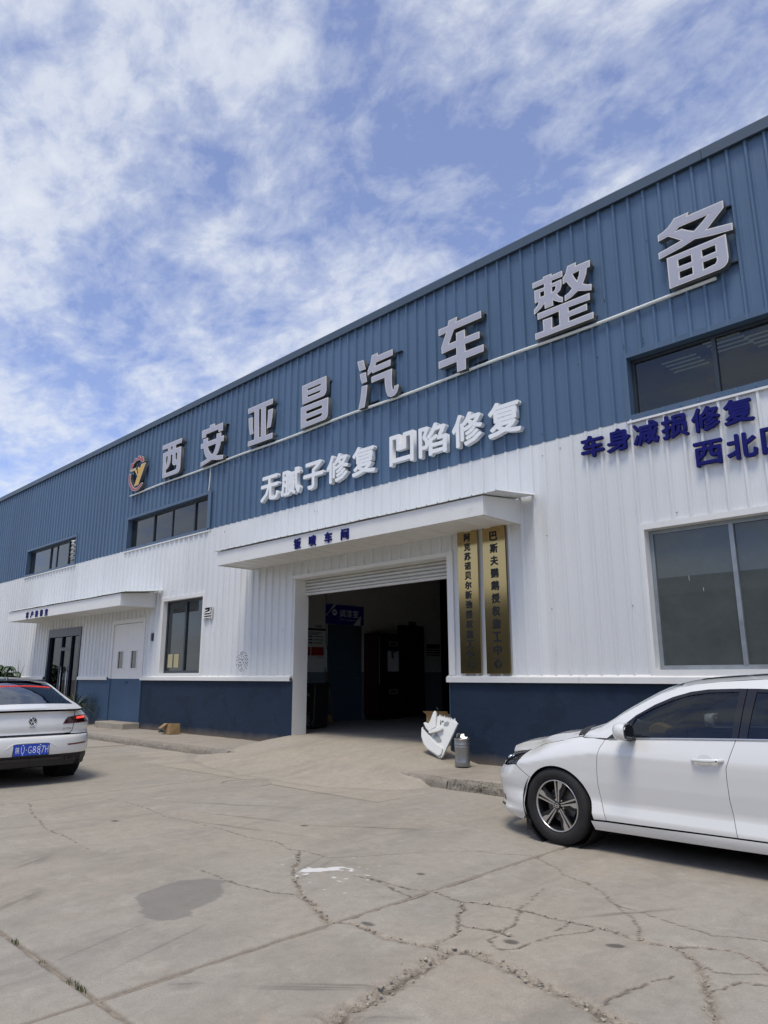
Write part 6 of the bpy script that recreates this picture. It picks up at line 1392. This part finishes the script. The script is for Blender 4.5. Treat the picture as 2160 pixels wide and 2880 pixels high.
for sd in (-1, 1):
    B = lambda u, z, sd=sd: S2.body(u, z, sd); G = lambda u, z, sd=sd: S2.green(u, z, sd); R = lambda y, z: (S2.uy(y, z, 'r'), z)
    fender = [(1.46, .90), (1.40, .60), (1.42, .29), (1.335, .29)]+arch_pts(A1, .325, R2, 0, 150, 18)+[(.55, .70), (.60, .775), (.8, .83), (1.1, .89), (1.3, .905)]
    panel('fender', U(S2, fender), B, m_paint, car2, res=.08)
    fb = U(S2, arch_pts(A1, .325, R2, 150, 195, 8))+[(S2.ux(.52, .17), .17), (S2.uy(.5, .16, 'f'), .16), (S2.uy(0, .16, 'f'), .16), (S2.uy(0, .66, 'f'), .66), (S2.uy(.5, .665, 'f'), .665)]+U(S2, [(.5, .68)])
    panel('front_bumper', fb, B, m_paint, car2, res=.08)
    panel('headlight', U(S2, [(.55, .70), (.60, .772), (.35, .735)])+[(S2.uy(.55, .70, 'f'), .70), (S2.uy(.58, .665, 'f'), .665)], B, m_pblack, car2, res=.06, off=.003)
    panel('door', [(1.42, .295), (1.40, .60), (1.46, .90), (1.7, .938), (2.55, .968), (2.52, .60), (2.56, .295)], B, m_paint, car2, res=.08)
    panel('door', [(2.56, .295), (2.52, .60), (2.55, .968), (3.3, .99), (3.55, .995), (3.50, .80), (3.44, .66), (3.40, .45), (3.38, .295)], B, m_paint, car2, res=.08)
    panel('side_sill', [(1.32, .285), (3.40, .285), (3.42, .20), (1.30, .20)], B, m_paint, car2, res=.1, off=.006)
    for hx in (2.32, 3.28):
        p = S2.body(hx, .80, sd); mb = MB(); mb.tube([(p.x-.11, p.y, p.z), (p.x-.08, p.y+sd*.03, p.z), (p.x+.08, p.y+sd*.03, p.z), (p.x+.11, p.y, p.z)], .013, 8); mb.build('door_handle', m_paint, car2, smooth=True)
    # rear quarter wraps to the boot seam
    quarter = U(S2, [(3.553, .996), (3.504, .80), (3.446, .66)]+arch_pts(A2, .325, R2, 150, 28, 18)+[(4.25, .60), (4.40, .655)])+[R(.80, .662), R(.62, .664), R(.520, .668), R(.553, .70), R(.572, .80), R(.580, .90), R(.588, .985)]+U(S2, [(4.60, .99), (4.3, 1.0), (3.9, 1.0)])
    panel('rear_quarter', quarter, B, m_paint, car2, res=.04)
    lid = [R(.512, .678), R(.546, .702), R(.566, .80), R(.574, .90), R(.582, .976), R(.3, .978), R(.0, .978), R(.0, .678), R(.3, .678)]
    C2 = 2*(S2.xr+SF)
    if sd > 0: panel('boot_lid', [R(.512, .678), R(.546, .702), R(.566, .80), R(.574, .90), R(.582, .976), R(.3, .978), R(.0, .978)]+[(C2-u, z) for u, z in [R(.3, .978), R(.582, .976), R(.574, .90), R(.566, .80), R(.546, .702), R(.512, .678)]], B, m_paint, car2, res=.035)
    panel('boot_slot', [R(.50, .681), R(.0, .681), R(.0, .655), R(.40, .655)], B, m_pblack, car2, res=.05, off=.003, ret=0, gap=0)
    bump = U(S2, [(4.205, .26)]+arch_pts(A2, .325, R2+.004, -6, 26, 6)+[(4.25, .594), (4.40, .648)])+[R(.80, .655), R(.55, .655), R(.3, .655), R(0, .655), R(0, .402), R(.3, .402), R(.44, .404), R(.75, .402)]+U(S2, [(4.60, .40), (4.45, .30)])
    i0 = bump.index(R(0, .655)); half_ = bump[i0+2:]+bump[:i0]        # from the lower middle round the side to the upper middle
    if sd > 0: panel('rear_bumper', half_+[R(0, .655)]+[(C2-u, z) for u, z in half_[::-1]]+[R(0, .402)], B, m_paint, car2, res=.035)
    dif = U(S2, [(4.35, .27), (4.48, .31), (4.62, .395)])+[R(.75, .398), R(.44, .400), R(.3, .398), R(0, .398), R(0, .25), R(.3, .245), R(.6, .24), R(.8, .235)]
    panel('diffuser', dif, B, m_plas, car2, res=.05, off=-.006)
    panel('diffuser_blade', [R(.40, .375), R(0, .372), R(0, .330), R(.42, .335)], B, m_pblack, car2, res=.05, off=.010)
    exf = panel('exhaust_trim', [R(.46, .365), R(.74, .365), R(.73, .315), R(.48, .310)], B, m_pblack, car2, res=.05, off=.006)
    panel('opening', [R(.50, .352), R(.595, .352), R(.595, .326), R(.505, .325)], B, m_well, exf, res=.05, off=.008, ret=0)
    panel('opening', [R(.615, .352), R(.715, .352), R(.71, .326), R(.615, .326)], B, m_well, exf, res=.05, off=.008, ret=0)
    # tail lamp
    lp = [R(.405, .800), R(.44, .86), R(.475, .892), R(.57, .906), R(.70, .912), R(.80, .912)]+U(S2, [(4.55, .910), (4.50, .885), (4.55, .835)])+[R(.80, .812), R(.72, .808), R(.57, .803)]
    tl = panel('tail_lamp', lp, B, m_redlens, car2, res=.03, off=.006)
    panel('lit_bar', [R(.60, .890), R(.72, .896), R(.745, .886), R(.74, .868), R(.60, .860)], B, m_redlit, tl, res=.03, off=.009, ret=0)
    for z in (.826, .846):
        panel('dark_bar', [R(.45, z), R(.75, z+.004), R(.75, z+.012), R(.452, z+.009)], B, m_pblack, tl, res=.05, off=.0085, ret=0, gap=0)
    panel('lamp_seam', [R(.576, .808), R(.580, .905), R(.584, .905), R(.580, .808)], B, m_well, tl, res=.05, off=.0095, ret=0, gap=0)
    panel('reflector', [R(.470, .535), R(.78, .548), R(.77, .520), R(.49, .512)], B, m_reflc, car2, res=.04, off=.003)
    # glass house
    panel('side_window', [(1.5, .945), (1.75, 1.10), (2.1, 1.27), (2.4, 1.325), (2.9, 1.325), (3.3, 1.27), (3.6, 1.17), (3.8, 1.08), (3.85, 1.02), (2.6, .985)], G, m_dglass, car2, res=.1, gap=0)
    rx = [1.25, 1.6, 2.0, 2.3, 2.7, 3.1, 3.4, 3.7, 4.0, 4.3, 4.5]
    panel('roof_rail', [(x, S2.zr(x)-.001) for x in rx]+[(4.5, 1.003), (4.2, 1.006), (3.86, 1.004), (3.852, 1.022), (3.802, 1.082), (3.602, 1.172), (3.302, 1.272), (2.902, 1.327), (2.4, 1.327), (2.1, 1.272), (1.75, 1.102), (1.5, .943), (1.3, .92)], G, m_paint, car2, res=.05, gap=0)
    well(car2, A1, R2+.012, sd, .88); well(car2, A2, R2+.012, sd, .88)
    wheel(car2, A1, sd*(.925-.1225), .338, .235, .245, 30, sd); wheel(car2, A2, sd*(.940-.1225), .338, .235, .245, 15, sd)
    mr = MB(); mr.tube([(1.62, sd*.90, .98), (1.60, sd*1.08, 1.0)], .06, 10, True, [.04, .07]); mr.build('door_mirror', m_paint, car2, smooth=True)
    panel('pillar', [(1.2, sd*.93), (1.2, sd*1.0), (2.05, sd*1.0), (2.05, sd*.92)], lambda u, v: S2.top(u, v), m_paint, car2, res=.08, gap=0)
    panel('pillar', [(2.05, sd*.925), (2.05, sd*1.0), (3.0, sd*1.0), (4.0, sd*1.0), (4.50, sd*1.0), (4.46, sd*.90), (4.2, sd*.905), (3.8, sd*.925), (3.4, sd*.925)], lambda u, v: S2.top(u, v), m_paint, car2, res=.05, gap=0)
    hz2 = pchip([(.3, .715), (.6, .775), (.8, .83), (1.1, .89), (1.25, .915)])
    panel('hood', [(.3, 0), (.3, sd*.99), (1.22, sd*.99), (1.22, 0)], lambda x, v: Vector((x-.12*(1-v*v), v*S2.half(x, hz2(x)), hz2(x)+.07*(1-abs(v)**2.5))), m_paint, car2, res=.08, gap=0)
TP2 = lambda u, v: S2.top(u, v)
panel('windscreen', [(1.22, -.93), (1.22, .93), (2.05, .92), (2.05, -.92)], TP2, m_dglass, car2, res=.1, gap=0)
panel('roof', [(2.05, -.923), (2.05, .923), (3.42, .923), (3.42, -.923)], TP2, m_pblack, car2, res=.06, gap=0, off=.004)
panel('rear_window', [(3.424, -.922), (3.424, .922), (3.8, .922), (4.2, .902), (4.44, .897), (4.44, -.897), (4.2, -.902), (3.8, -.922)], TP2, m_dglass, car2, res=.05, gap=0)
panel('boot_top', [(4.444, -.897), (4.444, .897), (4.46, .898), (4.50, 1.0), (4.66, 1.0), (4.795, .83), (4.795, -.83), (4.66, -1.0), (4.50, -1.0), (4.46, -.898)], TP2, m_paint, car2, res=.04, gap=0, ret=.02)
# lip spoiler line, lit brake strip, roof fin, badges, plate
mb = MB(); mb.tube([S2.body(S2.uy(y, .984, 'r'), .984)+Vector((.001, 0, 0)) for y in np.linspace(.60, -.60, 25)], .0075, 6); mb.build('spoiler_gap', m_pblack, car2, smooth=True)
mb = MB(); mb.tube([S2.top(3.66, v)+Vector((.0, 0, .002)) for v in np.linspace(-.86, .86, 31)], .006, 8); bs = mb.build('brake_strip', m_redlens, car2, smooth=True)
for v in np.linspace(-.84, .84, 45):
    p = S2.top(3.66, v); MB().box(-.004, .008, -.007, .007, -.004, .004).build('led', m_redlit, bs, loc=(p.x+.004, p.y, p.z+.004))
mb = MB(); mb.prism([(3.05, 1.405), (3.32, 1.385), (3.28, 1.445), (3.20, 1.455), (3.10, 1.425)], 'y', -.018, .018); mb.build('roof_fin', m_pblack, car2, bevel=.012, seg=3)
mb = MB(); mb.box(3.36, 3.46, -.50, .50, 1.385, 1.395); mb.build('roof_spoiler', m_pblack, car2, bevel=.004)
bx = S2.xt(.855)
bd = empty('badge', (bx+.004, -.0, .856)); bd.parent = car2
MB().lathe([(0, .004), (.046, .004), (.050, .002)], 32, 'x').build('disc', m_pblack, bd); MB().lathe([(.046, .004), (.047, .0075), (.053, .0075), (.055, .0)], 36, 'x').build('ring', m_chrome, bd, smooth=True)
m_pw0 = mat('badge white', (.8, .8, .8), .3); m_dk = mat('badge grey', (.10, .10, .10), .3)
def badge_stroke(pts): return MB().prism(pts, 'x', .004, .0075)
RX = Matrix(((0, -1, 0, 0), (1, 0, 0, 0), (0, 0, 1, 0), (0, 0, 0, 1)))       # text plane turned to face backwards (+x)
def rear_text(s, w, h, bold, depth, m, x, y, z, nm='lettering', par=None):
    me = text_mesh(s, w, h, bold, depth); me.transform(RX); return link_mesh(nm, me, m, par or car2, (x, y, z))
rear_text('V', .040, .036, .012, .0035, m_pw0, .004, 0, .018, 'emblem_letter', bd); rear_text('W', .068, .040, .012, .0035, m_pw0, .004, 0, -.016, 'emblem_letter', bd)
rear_text('CC', .075, .018, .0, .004, m_dk, S2.xt(.778)+.001, 0, .778, 'model_letters')
pp = S2.body(S2.uy(.445, .738, 'r'), .738); o = rear_text('380 TSI', .155, .022, .0, .004, m_dk, pp.x+.002, pp.y, .738, 'model_letters'); o.rotation_euler = (0, 0, -.06)
pl = empty('number_plate', (S2.xt(.485)+.004, .0, .485)); pl.parent = car2
MB().box(-.002, .004, -.222, .222, -.072, .072).build('plate', mat('plate blue', srgb(28, 70, 180), .4), pl, bevel=.002)
m_pw = mat('plate white', (.78, .8, .82), .4)
MB().box(-.012, -.0025, -.232, .232, -.078, .078).build('plate_frame', m_plas, pl)
rear_text('陕', .046, .085, .0, .002, m_pw, .004, .0-.178, 0, 'character', pl)
for ch, y, w in (('U', -.112, .042), ('G', -.022, .044), ('8', .035, .042), ('8', .092, .042), ('7', .146, .040), ('H', .197, .040)):
    rear_text(ch, w, .092, -.012, .002, m_pw, .004, y, 0, 'character', pl)
MB().box(.004, .0062, -.072, -.062, -.005, .005).build('dot', m_pw, pl)
for y in (-.11, .11):
    for z in (-.06, .06): MB().lathe([(0, .010), (.006, .009), (.007, .004)], 10, 'x', (0, y, z)).build('plate_screw', m_pw, pl, smooth=True)
# raised outline of the plate recess
mb = MB(); mb.tube([S2.body(S2.uy(y, z, 'r'), z)+Vector((.0, 0, 0)) for y, z in ((-.44, .412), (-.30, .520), (-.24, .562), (-.18, .572), (0, .575), (.18, .572), (.24, .562), (.30, .520), (.44, .412))], .006, 6); mb.build('recess_edge', m_paint, car2, smooth=True)
liner(S2, car2, .70, 4.20, ((A1, R2+.01), (A2, R2+.01)))
cabin(car2, 1.45, 2.2, 3.1, -1)
MB().box(4.1, 4.72, -.70, .70, .24, .60).build('boot_floor', m_well, car2)
